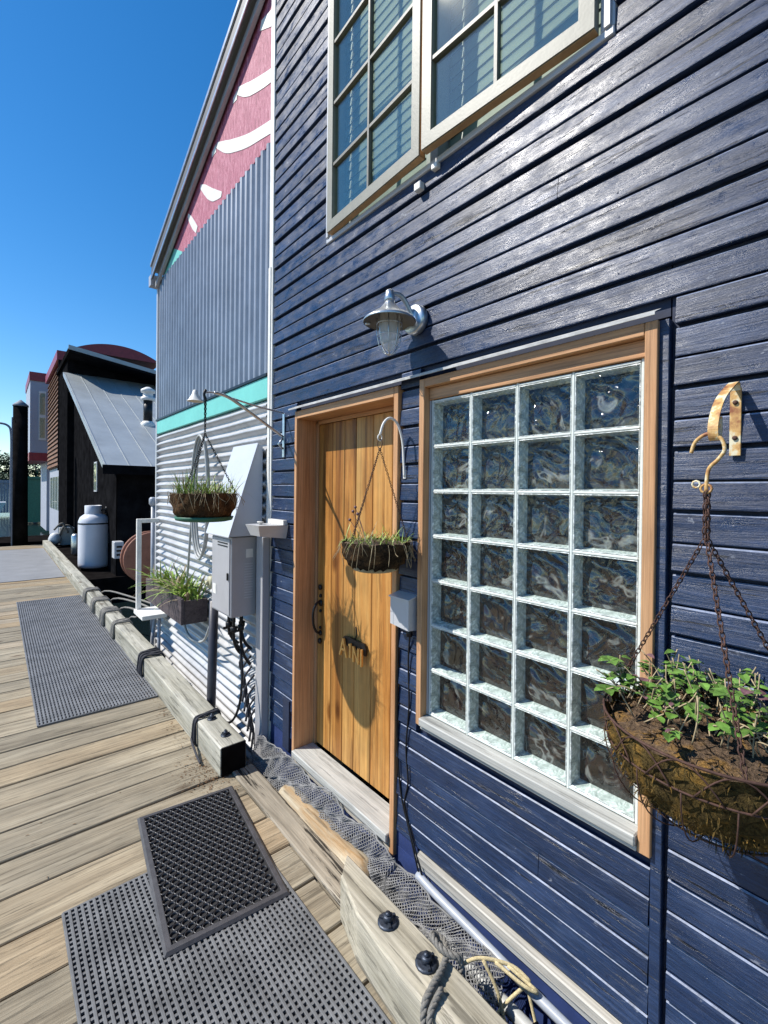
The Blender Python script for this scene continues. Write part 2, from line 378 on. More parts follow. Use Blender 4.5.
def smoothpath(pts, n=6):
    """Catmull-Rom through the points"""
    P = [Vector(p) for p in pts]; out = []
    for i in range(len(P) - 1):
        a = P[max(i - 1, 0)]; b_ = P[i]; c = P[i + 1]; d = P[min(i + 2, len(P) - 1)]
        for k in range(n):
            t = k / n
            out.append(.5 * ((2 * b_) + (c - a) * t + (2 * a - 5 * b_ + 4 * c - d) * t * t + (3 * b_ - a - 3 * c + d) * t ** 3))
    out.append(P[-1]); return out
rnd = random.uniform

# ================================================================== SETTING
w = MB(); w.add([(-600, -300, -.5), (600, -300, -.5), (600, 900, -.5), (-600, 900, -.5)], [(0, 1, 2, 3)]); tag(w.build('water', M['water']), kind='structure')
h = MB(); n = 60; vs = []
for i in range(n + 1):
    x = -260 + 520 * i / n; hh = 8 + 4 * math.sin(i * .5) + 3 * math.sin(i * 1.7); vs += [(x, 330, -.6), (x, 345, hh * .6), (x, 420, hh)]
h.add(vs, [(3 * i + j, 3 * i + 3 + j, 3 * i + 4 + j, 3 * i + 1 + j) for i in range(n) for j in (0, 1)], 0, True); tag(h.build('hills', M['hill']), kind='structure')

# dock planks (grain along x)
d = MB()
edges = [-2.2, -1.95, -1.7, -1.45, -1.2, -.95, -.7, -.45, -.2, .05, .29, .54, .79, 1.04, 1.29, 1.535, 1.79, 2.04, 2.29, 2.545, 2.80, 3.04, 3.27, 3.51, 3.735]
while edges[-1] < 17.6: edges.append(edges[-1] + rnd(.22, .26))
for a, c in zip(edges[:-1], edges[1:]):
    x1 = -.335 if c < 2.82 else -.255
    g0, g1 = rnd(.003, .007), rnd(.003, .007); dz = rnd(-.004, .002); sk = rnd(-.004, .004); n = 14; rn = random.random()
    x0 = -4.2; vs = []
    for i in range(n + 1):
        x = x0 + (x1 + rnd(-.012, .008) * (i == n) - x0) * i / n; z = dz + rnd(-.0015, .0015)
        ya = a + g0 + sk * i / n + rnd(-.0018, .0018); yb = c - g1 + sk * i / n + rnd(-.0018, .0018)
        vs += [(x, ya, z - .05), (x, ya, z - .005), (x, ya + .004, z), (x, (ya + yb) / 2, z + .0012), (x, yb - .004, z), (x, yb, z - .005), (x, yb, z - .05)]
    fs = [(7 * i + j, 7 * i + j + 1, 7 * i + 8 + j, 7 * i + 7 + j) for i in range(n) for j in range(6)] + [tuple(range(7)), tuple(range(7 * n, 7 * n + 7))[::-1]]
    d.add(vs, fs, rn)
tag(d.build('dock', M['deck']), kind='structure')
d = MB(); d.box(-4.1, -.36, -2.1, 17.5, -.30, -.06); d.box(-.5, -.30, -2.1, 17.5, -.28, -.055); tag(d.build('dock_underframe', M['creosote']), kind='structure')
d = MB(); d.box(-14, 12, 19.2, 21.6, -.35, -.03); tag(d.build('cross_dock', M['creosote']), kind='structure')

# edge plank
e = MB(); vs = []; n = 16
for i in range(n + 1):
    y = 1.25 + (2.79 - 1.25) * i / n; a = rnd(-.002, .002)
    vs += [(-.330 + a, y, -.05), (-.330 + a, y, .006), (-.322, y, .010), (-.205, y, .010), (-.195 + a, y, .004), (-.195 + a, y, -.05)]
e.add(vs, [(6 * i + j, 6 * i + j + 1, 6 * i + 7 + j, 6 * i + 6 + j) for i in range(n) for j in range(5)] + [tuple(range(6)), tuple(range(6 * n, 6 * n + 6))], .3)
tag(e.build('edge_plank', M['edge']), 'grey weathered plank lying lengthways on the dock edge beside the black doormat', 'plank')
# log behind edge plank
e = MB(); pts = [(-.142, 1.64 + i * .058, -.034 + .004 * math.sin(i)) for i in range(15)]
e.tube(pts, [.070 + rnd(-.003, .003) - (.02 if i in (0, 14) else 0) for i, _ in enumerate(pts)], 18); tag(e.build('log', M['log']), 'peeled tan log with pale edges floating along the dock edge below the door', 'log')

# ================================================================== BEAMS
def beam(name, x0, x1, y0, y1, z0, z1, label, wob=.004, skew=0, nose=0):
    th = thing(name, label, 'beam', ((x0 + x1) / 2, (y0 + y1) / 2, z0), 'bull rails along the dock edge')
    m = MB(); n = max(8, int((y1 - y0) / .25)); vs = []
    for i in range(n + 1):
        y = y0 + (y1 - y0) * i / n; c = .008; a = [rnd(-wob, wob) * .5 for _ in range(4)]; s = skew if i == 0 else 0
        xl = x0 + a[0] + nose * max(0, 1 - (y1 - y) / .45) ** 1.5; yl = y + s - (nose * .9 if i == n else 0)
        vs += [(xl, yl, z0), (xl, yl, z1 - c), (xl + c, yl, z1 + a[2] * .3), (x1 - c + a[1], y, z1 + a[2] * .3), (x1 + a[1], y, z1 - c), (x1 + a[1], y, z0)]
    m.add(vs, [(6 * i + j, 6 * i + j + 1, 6 * i + 7 + j, 6 * i + 6 + j) for i in range(n) for j in range(5)] + [tuple(range(6)), tuple(range(6 * n, 6 * n + 6)[::-1])] + [(6 * i + 5, 6 * i, 6 * i + 6, 6 * i + 11) for i in range(n)], random.random())
    m.build('timber', M['beam'], th); return th
def bolts(th, pts, r=.032):
    for x, y, z in pts:
        m = MB(); m.lathe([(r, 0), (r * 1.03, .004), (r, .008), (r * .8, .010)], (x, y, z), 14)
        m.lathe([(r * .52, .008), (r * .52, .026), (r * .40, .030)], (x, y, z), 6)
        m.lathe([(r * .26, .028), (r * .26, .038)], (x, y, z), 8)
        for k in range(3):
            a = k * 2.1; m.rbox(Matrix.Translation((x + math.cos(a) * r * .6, y + math.sin(a) * r * .6, z + .012)) @ Matrix.Rotation(a, 4, 'Z'), r * .3, r * .12, .005)
        m.build('bolt', M['bolt'], th)
far = beam('dock_beam', -.402, -.240, 2.79, 17.2, .002, .18, 'long weathered timber beam running along the dock from the squared black end away to the tank')
m = MB(); m.box(-.398, -.244, 2.783, 2.7895, .004, .176); m.build('black_shaded_end', M['creosote'], far)  # black-painted end face, with its shade put into the colour too
bolts(far, [(-.315, 3.187, .178), (-.322, 2.92, .178)], .030)
near = beam('dock_beam', -.440, -.276, -1.2, 1.62, .002, .18, 'near timber beam with two big bolts at the bottom of the frame beside the grey mat', skew=-.06, nose=.075)
bolts(near, [(-.350, 1.27, .178), (-.346, 1.075, .178)], .038)

# ================================================================== BLUE HOUSE
H = thing('blue_house', 'dark blue clapboard floating house with cedar door and glass block window', 'house', (0, 1, 0))
Y0, Y1 = -1.6, 2.905
OP = [(.480, 1.470, .735, 2.275), (1.595, 2.575, .0, 2.275), (.655, 2.245, 3.225, 6.2)]   # window, door, casement (batten handled apart)
wl = MB()
zs = [.175]
while zs[-1] < 6.6: zs.append(zs[-1] + .0858)
for i, (za, zb) in enumerate(zip(zs[:-1], zs[1:])):
    heavy = i % 2 == 0
    gap = .0105 if heavy else .0055
    if za > 2.25: gap *= 1.2
    a, c = za + gap, zb
    segs = [(Y0, Y1)]
    for y0, y1, z0, z1 in OP:
        if c > z0 + .001 and a < z1 - .001:
            cut_a, cut_c = a, c
            ns = []
            for p, q in segs:
                if y0 > p and y1 < q: ns += [(p, y0), (y1, q)]
                elif y0 <= p < y1: ns.append((y1, q)) if q > y1 else None
                elif y0 < q <= y1: ns.append((p, y0))
                else: ns.append((p, q))
            segs = ns
    # vertical batten right of the window splits rows below the drip cap
    if a < 2.28:
        ns = []
        for p, q in segs:
            if p < .44 and q > .50: ns += [(p, .462), (.509, q)]
            elif p < .44 and q > .462: ns.append((p, .462))
            else: ns.append((p, q))
        segs = ns
    rn = random.random(); fx = -.014 + rnd(-.0015, .0015) - (.004 if heavy else 0); lean = rnd(.000, .003) + (.0035 if heavy else .001)
    zt = c
    ns = []
    for p, q in segs:
        if q - p > .9 and random.random() < .5:
            t_ = rnd(p + .3, q - .3); ns += [(p, t_ - .0012), (t_ + .0012, q)]
        else: ns.append((p, q))
    segs = ns
    for k in range(11):
        y = -1.4 + k * .405 + rnd(-.01, .01)
        for p, q in segs:
            if p + .02 < y < q - .02:
                zc_ = a + .018; x_ = fx - lean * .8 - .0012
                wl.add([(x_, y + .0032 * math.cos(t_ * PI / 3), zc_ + .0032 * math.sin(t_ * PI / 3)) for t_ in range(6)], [tuple(range(6))], .5, mi=1)
    for p, q in segs:
        if q - p < .01: continue
        aa, cc = a, c
        n = max(1, int((q - p) / .35)); vs = []
        for k in range(n + 1):
            y = p + (q - p) * k / n; wv = rnd(-.0008, .0008); w2 = rnd(-.0007, .0007)
            vs += [(.012, y, aa + w2), (fx - lean + wv, y, aa + w2), (fx - lean - .001 + wv, y, aa + .003 + w2), (fx + wv, y, cc - .005), (fx + .004, y, cc - .001), (.012, y, cc)]
        wl.add(vs, [(6 * k + j, 6 * k + j + 1, 6 * k + 7 + j, 6 * k + 6 + j) for k in range(n) for j in (0, 1, 2, 4)] + [tuple(range(6)), tuple(range(6 * n, 6 * n + 6))[::-1]], rn, mi=0)
        wl.add(vs, [(6 * k + 3, 6 * k + 4, 6 * k + 10, 6 * k + 9) for k in range(n)], rn, mi=2)
# backing sheets around openings
def backing(m, y0, y1, z0, z1, x=.004, t=.02):
    m.box(x, x + t, y0, y1, z0, z1, 0, mi=1)
for r_ in ((Y0, .478, .0, 3.223), (.482, 1.468, .0, .733), (1.472, 1.593, .0, 2.273), (2.577, Y1, .0, 2.273), (.482, Y1, 2.277, 3.223), (Y0, .653, 3.223, 6.6), (2.247, Y1, 3.223, 6.6)):
    backing(wl, *r_)
wl.build('wall', [M['blue'], M['bluedark'], M['blueedge']], H)
s = MB(); s.box(.10, 5, 2.86, 2.9, -.2, 6.6); s.box(4.96, 5, Y0, 2.86, -.2, 6.6); s.box(.10, 5, Y0, Y0 + .04, -.2, 6.6); s.build('rear_wall', M['dark'], H)
s = MB(); s.box(-.25, 5.2, Y0 - .1, 3.2, 6.6, 6.8); s.build('roof', M['roofgrey'], H)
s = MB(); s.chbox(-.026, .004, .475, .504, .18, 2.262, .002); s.build('batten', M['blue'], H)
s = MB(); s.chbox(-.026, .03, 2.908, 2.965, -.28, 5.6, .003); s.chbox(-.032, -.0265, 2.93, 2.962, -.28, 3.3, .001); s.build('corner_trim', M['white'], H)
s = MB(); s.add([(-.062, .500, 2.276), (-.062, 2.60, 2.276), (-.056, 2.60, 2.282), (-.056, .500, 2.282), (-.015, .500, 2.300), (-.015, 2.60, 2.300), (-.056, .5, 2.276), (-.056, 2.60, 2.276)],
               [(0, 1, 2, 3), (3, 2, 5, 4), (0, 1, 7, 6)], 0)
s.box(-.064, -.060, .500, 2.60, 2.270, 2.280); s.build('drip_cap', M['capgrey'], H)
s = MB(); s.chbox(-.040, .0, Y0, 1.45, .135, .172, .004); s.box(-.030, 0, Y0, 1.45, .110, .134); s.build('base_ledge', M['greywood'], H)
s = MB(); s.box(-.014, .03, Y0, 2.905, -.32, .108); s.box(-.013, .0, 1.46, 1.61, .109, .18); s.box(-.013, .0, 2.58, 2.9, .109, .18); s.build('skirt', M['blueskirt'], H)
s = MB(); s.box(-.03, -.0145, 2.62, 2.70, .1, .42); s.build('trim_block', M['bluedark'], H)

# ---- door
DF = MB()
DF.chbox(-.034, .10, 1.600, 1.632, .06, 2.262, .002)
DF.chbox(-.034, .14, 2.545, 2.572, .10, 2.262, .002)
DF.chbox(.105, .14, 2.520, 2.543, .15, 2.20, .002)
DF.cur = 1; DF.chbox(-.034, .14, 1.633, 2.544, 2.215, 2.262, .002); DF.chbox(.105, .14, 1.65, 2.519, 2.19, 2.214, .002)
DF.cur = 0; DF.chbox(.105, .14, 1.601, 1.65, .15, 2.20, .002)
DF.build('door_frame', [M['cedar'], M['cedar_y']], H)
D = MB(); ys = [1.652, 1.80, 1.965, 2.12, 2.235, 2.36, 2.518]
for a, c in zip(ys[:-1], ys[1:]): D.chbox(.112, .150, a + .0015, c - .0015, .160, 2.188, .004)
D.box(.140, .155, 1.652, 2.518, .16, 2.188)
door = D.build('door', M['door'], H)
s = MB(); x = .108
for z0, z1, wd in ((1.02, 1.10, .022), (.84, .90, .018)):
    s.lathe([(wd * .3, -.004), (wd, 0), (wd * 1.0, .006)], (x - .004, 2.475, (z0 + z1) / 2), 10, 'x')
    s.lathe([(.006, -.004), (wd * .55, 0), (wd * .55, .006)], (x - .004, 2.475, z1 + .005), 8, 'x')
    s.lathe([(.006, -.004), (wd * .5, 0), (wd * .5, .006)], (x - .004, 2.475, z0 - .01), 8, 'x')
s.tube(smoothpath([(x - .006, 2.475, 1.07), (x - .035, 2.475, 1.055), (x - .055, 2.475, 1.0), (x - .05, 2.475, .93), (x - .03, 2.475, .885), (x - .006, 2.475, .87)], 5), .008, 8)
s.lathe([(.012, -.01), (.018, -.006), (.018, 0)], (x - .002, 2.475, 1.16), 10, 'x')
s.lathe([(.014, -.01), (.018, -.006), (.018, 0)], (x - .002, 2.475, .82), 10, 'x')
s.build('handle', M['black'], door)
s = MB(); s.chbox(-.052, .105, 1.633, 2.544, .108, .150, .004); s.chbox(-.03, .10, 1.633, 2.544, .06, .107, .002); s.build('threshold', M['greywood'], H)

# ---- glass block window
WN = thing('glass_block_window', None, None, (0, .98, .745)); WN.parent = H; WN.location = Vector((0, .98, .745)) - WO['blue_house']
f = MB()
f.chbox(-.040, .085, .500, .534, .735, 2.262, .002); f.chbox(-.040, .085, 1.424, 1.455, .745, 2.262, .002)
f.cur = 1; f.chbox(-.040, .085, .535, 1.423, 2.225, 2.262, .002); f.chbox(-.010, .085, .535, 1.423, 2.172, 2.224, .002)
f.build('frame', [M['cedar'], M['cedar_y']], WN)
f = MB(); f.chbox(-.055, .085, .536, 1.424, .752, .786, .004); f.chbox(-.042, .085, .536, 1.424, .735, .7515, .002); f.build('sill', M['greywood'], WN)
gy0, gy1, gz0, gz1 = .552, 1.410, .794, 2.164; cw = (gy1 - gy0) / 4; chh = (gz1 - gz0) / 7
g = MB()
for i in range(5): g.chbox(-.002 if 0 < i < 4 else -.001, .075, gy0 + cw * i - .0048, gy0 + cw * i + .0048, gz0 - .008, gz1 + .008, .002)
for j in range(8):
    for i in range(4): g.chbox(-.003, .075, gy0 + cw * i + .0050, gy0 + cw * (i + 1) - .0050, gz0 + chh * j - .0042, gz0 + chh * j + .0042, .002)
g.build('mortar', M['mortar'], WN)
for ya_, yb_ in ((1.4175, 1.4235), (.5345, .5445)):
    g = MB(); g.box(-.004, .08, ya_, yb_, gz0 - .005, gz1 + .006); g.build('edge_strip', M['greypaint'], WN)
hw, hz, dp = cw / 2 - .0051, chh / 2 - .0045, .060
first = None
for i in range(4):
    for j in range(7):
        cy, cz = gy0 + cw * (i + .5), gz0 + chh * (j + .5)
        if first is None:
            bk = MB()
            # rounded glass rim around the face (prism ring)
            rings = [(.000, 1.0, 0), (-.003, .97, 0), (-.002, .90, 0)]
            def rect(x, k): return [(x, -hw * k, -hz * k), (x, hw * k, -hz * k), (x, hw * k, hz * k), (x, -hw * k, hz * k)]
            R0 = [rect(.004, 1), rect(-.001, .99), rect(-.0015, .965), rect(.004, .95)]
            for a_, b_ in zip(R0[:-1], R0[1:]):
                bk.add(a_ + b_, [(k, (k + 1) % 4, (k + 1) % 4 + 4, k + 4) for k in range(4)], 0, False, mi=1)
            n_ = 4
            A, B = rect(.004, .995), rect(dp * .93, .90)
            bk.add(A + B, [(k, (k + 1) % 4, (k + 1) % 4 + 4, k + 4) for k in range(4)], 0, False, mi=1)
            # front pane
            bk.add(rect(.0035, .955), [(0, 1, 2, 3)], 0, False, mi=0)
            # wavy rear pane
            q = 22; vs = []
            for u in range(q + 1):
                for vv in range(q + 1):
                    yy = (-1 + 2 * u / q) * hw * .905; zz = (-1 + 2 * vv / q) * hz * .905
                    ed = min(1, 6 * min(u, vv, q - u, q - vv) / q)
                    wv = .007 * math.sin(yy * 42 - zz * 50 + 1.6 * math.sin(zz * 33 + 1)) + .003 * math.sin(yy * 95 + zz * 30 + 2 * math.sin(yy * 50))
                    vs.append((dp * .93 - .004 + wv * ed * .8 - .010 * ed, yy, zz))
            bk.add(vs, [(u * (q + 1) + vv, (u + 1) * (q + 1) + vv, (u + 1) * (q + 1) + vv + 1, u * (q + 1) + vv + 1) for u in range(q) for vv in range(q)], 0, True, mi=2)
            bk.v = [(x, y + cy, z + cz) for x, y, z in bk.v]
            first = bk.build('glass_block', [M['bfront'], M['bside'], M['bback']], WN, origin=(0, cy, cz), normals=False)
        else:
            o = first.copy(); COL.objects.link(o); o.parent = WN; o.location = Vector((0, cy, cz)) - WO['glass_block_window']

# ---- casement window
CW = thing('casement_window', None, None, (0, 1.45, 3.2)); CW.parent = H; CW.location = Vector((0, 1.45, 3.2)) - WO['blue_house']
ztop = 5.0
f = MB(); f.chbox(-.022, .09, 2.205, 2.243, 3.205, ztop, .003); f.chbox(-.022, .09, .640, .684, 3.205, ztop, .003); f.chbox(-.026, .09, .64, 2.243, 3.178, 3.204, .003)
f.chbox(-.034, -.023, 2.215, 2.235, 3.205, ztop, .002); f.chbox(-.034, -.023, .648, .668, 3.205, ztop, .002)
f.chbox(.0, .09, 1.40, 1.47, 3.195, ztop, .003); f.build('frame', M['greypaint'], CW)
def sash(yh, ycen, ang, cols, rows, x=-.018):
    """sash hinged at yh, free edge at ycen when shut, swung out by ang"""
    L = abs(ycen - yh); sg = 1 if ycen > yh else -1
    ux = -math.sin(ang); uy = math.cos(ang) * sg
    nx = -math.cos(ang); ny = -math.sin(ang) * sg
    def T(u, o, z): return (x + ux * u + nx * o, yh + uy * u + ny * o, z)
    m = MB(); z0, z1 = 3.212, ztop - .02; st = .05; t = .036
    def bar(u0, u1, za, zb, o0=0, o1=t, mi=0):
        m.hexa([T(u0, o0, za), T(u1, o0, za), T(u1, o1, za), T(u0, o1, za), T(u0, o0, zb), T(u1, o0, zb), T(u1, o1, zb), T(u0, o1, zb)], None, mi)
    bar(0, st, z0, z1); bar(L - st, L, z0, z1); bar(st, L - st, z0, z0 + .055); bar(st, L - st, z1 - .05, z1)
    bar(L + .0005, L + .003, z0, z1, -.0, t - .006, 1)
    bar(0, L, z0 - .003, z0 - .0005, 0, t - .006, 1)
    for c in range(1, cols):
        u = st + (L - 2 * st) * c / cols; bar(u - .007, u + .007, z0 + .055, z1 - .05, .008, t - .004, 2)
    for r_ in range(1, 8):
        z = z0 + .02 + rows * r_
        if z < z1 - .1:
            for c in range(cols):
                ua = st + (L - 2 * st) * c / cols + (.0075 if c else 0); ub = st + (L - 2 * st) * (c + 1) / cols - (.0075 if c < cols - 1 else 0)
                bar(ua, ub, z - .008, z + .008, .004, t - .005, 2)
    o = m.build('sash', [M['sash'], M['sashwood'], M['muntin']], CW)
    p = MB(); p.hexa([T(st - .004, .014, z0 + .05), T(L - st + .004, .014, z0 + .05), T(L - st + .004, .018, z0 + .05), T(st - .004, .018, z0 + .05),
                      T(st - .004, .014, z1 - .045), T(L - st + .004, .014, z1 - .045), T(L - st + .004, .018, z1 - .045), T(st - .004, .018, z1 - .045)], 0)
    p.build('pane', M['glass'], CW)
sash(2.192, 1.428, R(2.3), 2, .335)
sash(.690, 1.406, R(3.4), 2, .335)
bl = MB()
for k in range(34):
    z = 3.22 + k * .052
    for ya_, yb_ in ((.70, 1.39), (1.48, 2.19)):
        bl.hexa([(.060, ya_, z), (.066, ya_, z + .053), (.066, yb_, z + .053), (.060, yb_, z), (.062, ya_, z), (.068, ya_, z + .053), (.068, yb_, z + .053), (.062, yb_, z)])
bl.build('blinds', M['blind'], CW)
s = MB(); s.chbox(-.05, -.02, 1.455, 1.495, 3.10, 3.135, .003); s.build('window_stay', M['white'], CW)
s = MB(); s.chbox(-.045, -.02, 1.36, 1.395, 3.145, 3.17, .003); s.build('window_stay', M['white'], CW)

# ================================================================== WALL LAMP
L = thing('wall_lamp', 'galvanised barn wall lamp with caged glass jar above the door', 'lamp', (0, 1.50, 2.53))
m = MB(); m.lathe([(.062, 0), (.066, -.006), (.066, -.030), (.058, -.037), (.02, -.040)], (-.018, 1.49, 2.535), 28, 'x'); m.build('wall_plate', M['silver'], L)
LX, LY, LZ = -.165, 1.515, 2.50
m = MB(); m.tube(smoothpath([(-.05, 1.492, 2.545), (-.085, 1.498, 2.60), (-.12, 1.505, 2.628), (LX, LY, LZ + .125)], 6), .011, 10); m.lathe([(.020, .085), (.024, .10), (.018, .135), (.008, .142)], (LX, LY, LZ), 14); m.build('arm', M['silver'], L)
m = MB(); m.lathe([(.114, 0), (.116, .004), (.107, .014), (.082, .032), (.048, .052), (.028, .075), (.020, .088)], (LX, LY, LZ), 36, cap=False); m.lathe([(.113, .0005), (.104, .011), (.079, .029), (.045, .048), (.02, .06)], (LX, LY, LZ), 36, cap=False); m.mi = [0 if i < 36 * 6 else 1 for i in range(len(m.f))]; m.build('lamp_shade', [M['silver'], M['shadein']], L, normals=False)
m = MB(); m.lathe([(.046, .03), (.047, 0), (.046, -.05), (.036, -.095), (.018, -.12), (.004, -.127)], (LX, LY, LZ), 20, cap=False); m.build('glass_jar', M['lampglass'], L)
m = MB()
for k in range(4):
    a = k * PI / 4; P = [(.054, .02), (.054, -.05), (.044, -.10), (.022, -.134), (0, -.142), (-.022, -.134), (-.044, -.10), (-.054, -.05), (-.054, .02)]
    m.tube([(LX + r_ * math.cos(a), LY + r_ * math.sin(a), LZ + h_) for r_, h_ in P], .0022, 5)
for h_, r_ in ((-.01, .055), (-.06, .053)): m.tube([(LX + r_ * math.cos(t * PI / 10), LY + r_ * math.sin(t * PI / 10), LZ + h_) for t in range(20)], .0022, 5, True)
m.tube([(LX - .06, LY + .06, LZ - .002), (LX - .075, LY + .075, LZ - .004)], .006, 6); m.build('cage', M['silver'], L)

# ================================================================== CHAINS AND BASKETS
def chain(m, a, b, link=.020, r=.0022, wdt=.006):
    a, b = Vector(a), Vector(b); d = b - a; n = max(2, int(d.length / (link * .72))); d.normalize()
    s1 = d.orthogonal().normalized(); s2 = d.cross(s1)
    for i in range(n):
        c = a + (b - a) * ((i + .5) / n); s = s1 if i % 2 else s2
        m.tube([c + d * (math.cos(t) * link * .5) + s * (math.sin(t) * wdt) for t in [2 * PI * k / 8 for k in range(8)]], r, 4, True)

def bowl(m, c, R_, H_, rough=.01, n=40, k=10, power=.6, squash=1):
    vs = []
    for i in range(k + 1):
        t = i / k; rr = R_ * math.sin(t * PI / 2) ** power if i else .001; z = -H_ * math.cos(t * PI / 2)
        for j in range(n):
            a = 2 * PI * j / n; q = rr + (rnd(-rough, rough) if i > 1 else 0)
            vs.append((c[0] + q * math.cos(a) * squash, c[1] + q * math.sin(a), c[2] + z + rnd(-rough, rough) * .5))
    m.add(vs, [(i * n + j, i * n + (j + 1) % n, (i + 1) * n + (j + 1) % n, (i + 1) * n + j) for i in range(k) for j in range(n)], 0, True)
def soiltop(m, c, R_, hgt, n=36, k=7, squash=1, rough=.01):
    vs = [(c[0], c[1], c[2] + hgt)]
    for i in range(1, k + 1):
        t = i / k
        for j in range(n):
            a = 2 * PI * j / n; vs.append((c[0] + R_ * t * math.cos(a) * squash, c[1] + R_ * t * math.sin(a), c[2] + hgt * (1 - t * t) + rnd(-rough, rough)))
    fs = [(0, 1 + j, 1 + (j + 1) % n) for j in range(n)] + [(1 + (i - 1) * n + j, 1 + i * n + j, 1 + i * n + (j + 1) % n, 1 + (i - 1) * n + (j + 1) % n) for i in range(1, k) for j in range(n)]
    m.add(vs, fs, 0, True)
GB = 'hanging plant baskets on the two houses'
# right basket
cx, cy, cz = -.235, .300, 1.262; RR = .222
B = thing('hanging_basket', 'large wire hanging basket of mossy soil and leafy green seedlings at right', 'basket', (cx, cy, cz - .22), GB)
m = MB(); bowl(m, (cx, cy, cz - .008), RR * .98, .185, .010, 56, 14); 
for k in range(900):
    a = rnd(0, 2 * PI); u = rnd(.25, 1); rr = RR * .985 * math.sin(u * PI / 2) ** .6; p = Vector((cx + rr * math.cos(a), cy + rr * math.sin(a), cz - .008 - .185 * math.cos(u * PI / 2)))
    d_ = Vector((math.cos(a) * .6 + rnd(-.8, .8), math.sin(a) * .6 + rnd(-.8, .8), rnd(-1, .4))); m.leaf(p, d_, (0, 0, 1), rnd(.010, .030), rnd(.0012, .004), .3)
m.build('liner', M['moss'], B)
m = MB(); soiltop(m, (cx, cy, cz - .03), RR * .96, .03, 56, 12, rough=.008); 
for k in range(260):
    a = rnd(0, 2 * PI); r_ = RR * math.sqrt(rnd(0, .92)); p = Vector((cx + r_ * math.cos(a), cy + r_ * math.sin(a), cz - .008)); q = Vector((rnd(-1, 1), rnd(-1, 1), rnd(-.1, .4))).normalized() * rnd(.01, .035)
    m.tube([p, p + q], rnd(.0008, .002), 4)
m.build('soil', M['mossoil'], B)
m = MB()
m.tube([(cx + RR * 1.02 * math.cos(t * PI / 24), cy + RR * 1.02 * math.sin(t * PI / 24), cz) for t in range(48)], .0028, 6, True)
m.tube([(cx + RR * .985 * math.cos(t * PI / 24), cy + RR * .985 * math.sin(t * PI / 24), cz - .062) for t in range(48)], .0022, 6, True)
m.tube([(cx + RR * .62 * math.cos(t * PI / 24), cy + RR * .62 * math.sin(t * PI / 24), cz - .185) for t in range(48)], .0022, 6, True)
for k in range(16):
    a0 = 2 * PI * k / 16; pts = []
    for t in range(13):
        u = t / 12; a = a0 + (u - .5) * .62; zz = cz - .062 + .062 * math.sin(u * PI) ; rr = RR * (1.0 + .02 * math.sin(u * PI)); pts.append((cx + rr * math.cos(a), cy + rr * math.sin(a), zz))
    m.tube(pts, .0018, 5)
    m.tube([(cx + RR * math.cos(a0) * math.sin(u * PI / 2) ** .6 * 1.01, cy + RR * math.sin(a0) * math.sin(u * PI / 2) ** .6 * 1.01, cz - .062 - .15 * math.cos(u * PI / 2)) for u in [.12 + .88 * i / 8 for i in range(9)]], .0015, 5)
m.build('wire_frame', M['rust'], B)
hk = Vector((-.215, .318, 1.902))
m = MB(); m.tube(smoothpath([hk + Vector((-.0, .045, -.035)), hk + Vector((0, .036, -.008)), hk + Vector((0, .012, .008)), hk + Vector((0, -.012, -.004)), hk + Vector((0, -.020, -.030)), hk + Vector((0, -.008, -.052)), hk + Vector((0, .010, -.075)), hk + Vector((0, .014, -.125))], 5), .0042, 7)
m.tube([hk + Vector((0, .014 + .011 * math.cos(t), -.118 + .010 * math.sin(t))) for t in [k * PI / 5 for k in range(10)]], .003, 5, True); m.tube([hk + Vector((0, .034 + .008 * math.cos(t), -.108 + .008 * math.sin(t))) for t in [k * PI / 4 for k in range(8)]], .0025, 5, True); m.build('hook', M['creamrust'], B)
jn = hk + Vector((0, .012, -.125))
for a in (R(88), R(-35), R(205)):
    m = MB(); e_ = (cx + RR * math.cos(a), cy + RR * math.sin(a), cz); mid = jn + Vector((0, 0, -.11)) + Vector((math.cos(a), math.sin(a), 0)) * .004
    chain(m, jn + Vector((math.cos(a), math.sin(a), 0)) * .003, mid, .018, .0017, .005); chain(m, mid, e_, .018, .0017, .005); m.build('chain', M['rust'], B)
m = MB(); m2 = MB(); m3 = MB()
for k in range(115):
    a = rnd(0, 2 * PI); r_ = RR * math.sqrt(rnd(0, .85)) * .95; base = Vector((cx + .01 + r_ * math.cos(a) * .9, cy + .045 + r_ * math.sin(a) * .85, cz - .005))
    if (base.x < cx - .10) and random.random() < .8: continue
    hgt = rnd(.03, .105); tip = base + Vector((rnd(-.05, .05), rnd(-.05, .06), hgt)); m2.tube(smoothpath([base, (base + tip) / 2 + Vector((rnd(-.01, .01), rnd(-.01, .01), .005)), tip], 3), .0016, 4)
    for j in range(random.choice((3, 4, 5))):
        an = rnd(0, 2 * PI); pp = base.lerp(tip, rnd(.5, 1)); (m if random.random() < .93 else m3).leaf(pp, (math.cos(an), math.sin(an), rnd(-.1, .5)), (0, 0, 1), *random.choice(((.028, .024), (.020, .017), (.014, .012), (.034, .025), (.020, .010))), rnd(-.1, .5))
for (dx, dy, dz) in ((-.03, .22, .085), (-.06, .215, .02), (-.05, -.03, .09)):
    base = Vector((cx, cy + dy * .6, cz)); tip = Vector((cx + dx, cy + dy, cz + dz)); m2.tube(smoothpath([base, base.lerp(tip, .6) + Vector((0, 0, .02)), tip], 4), .0016, 4)
    for j in range(5): m.leaf(tip, (math.cos(j * 1.3), math.sin(j * 1.3), .3), (0, 0, 1), .032, .026, .2)
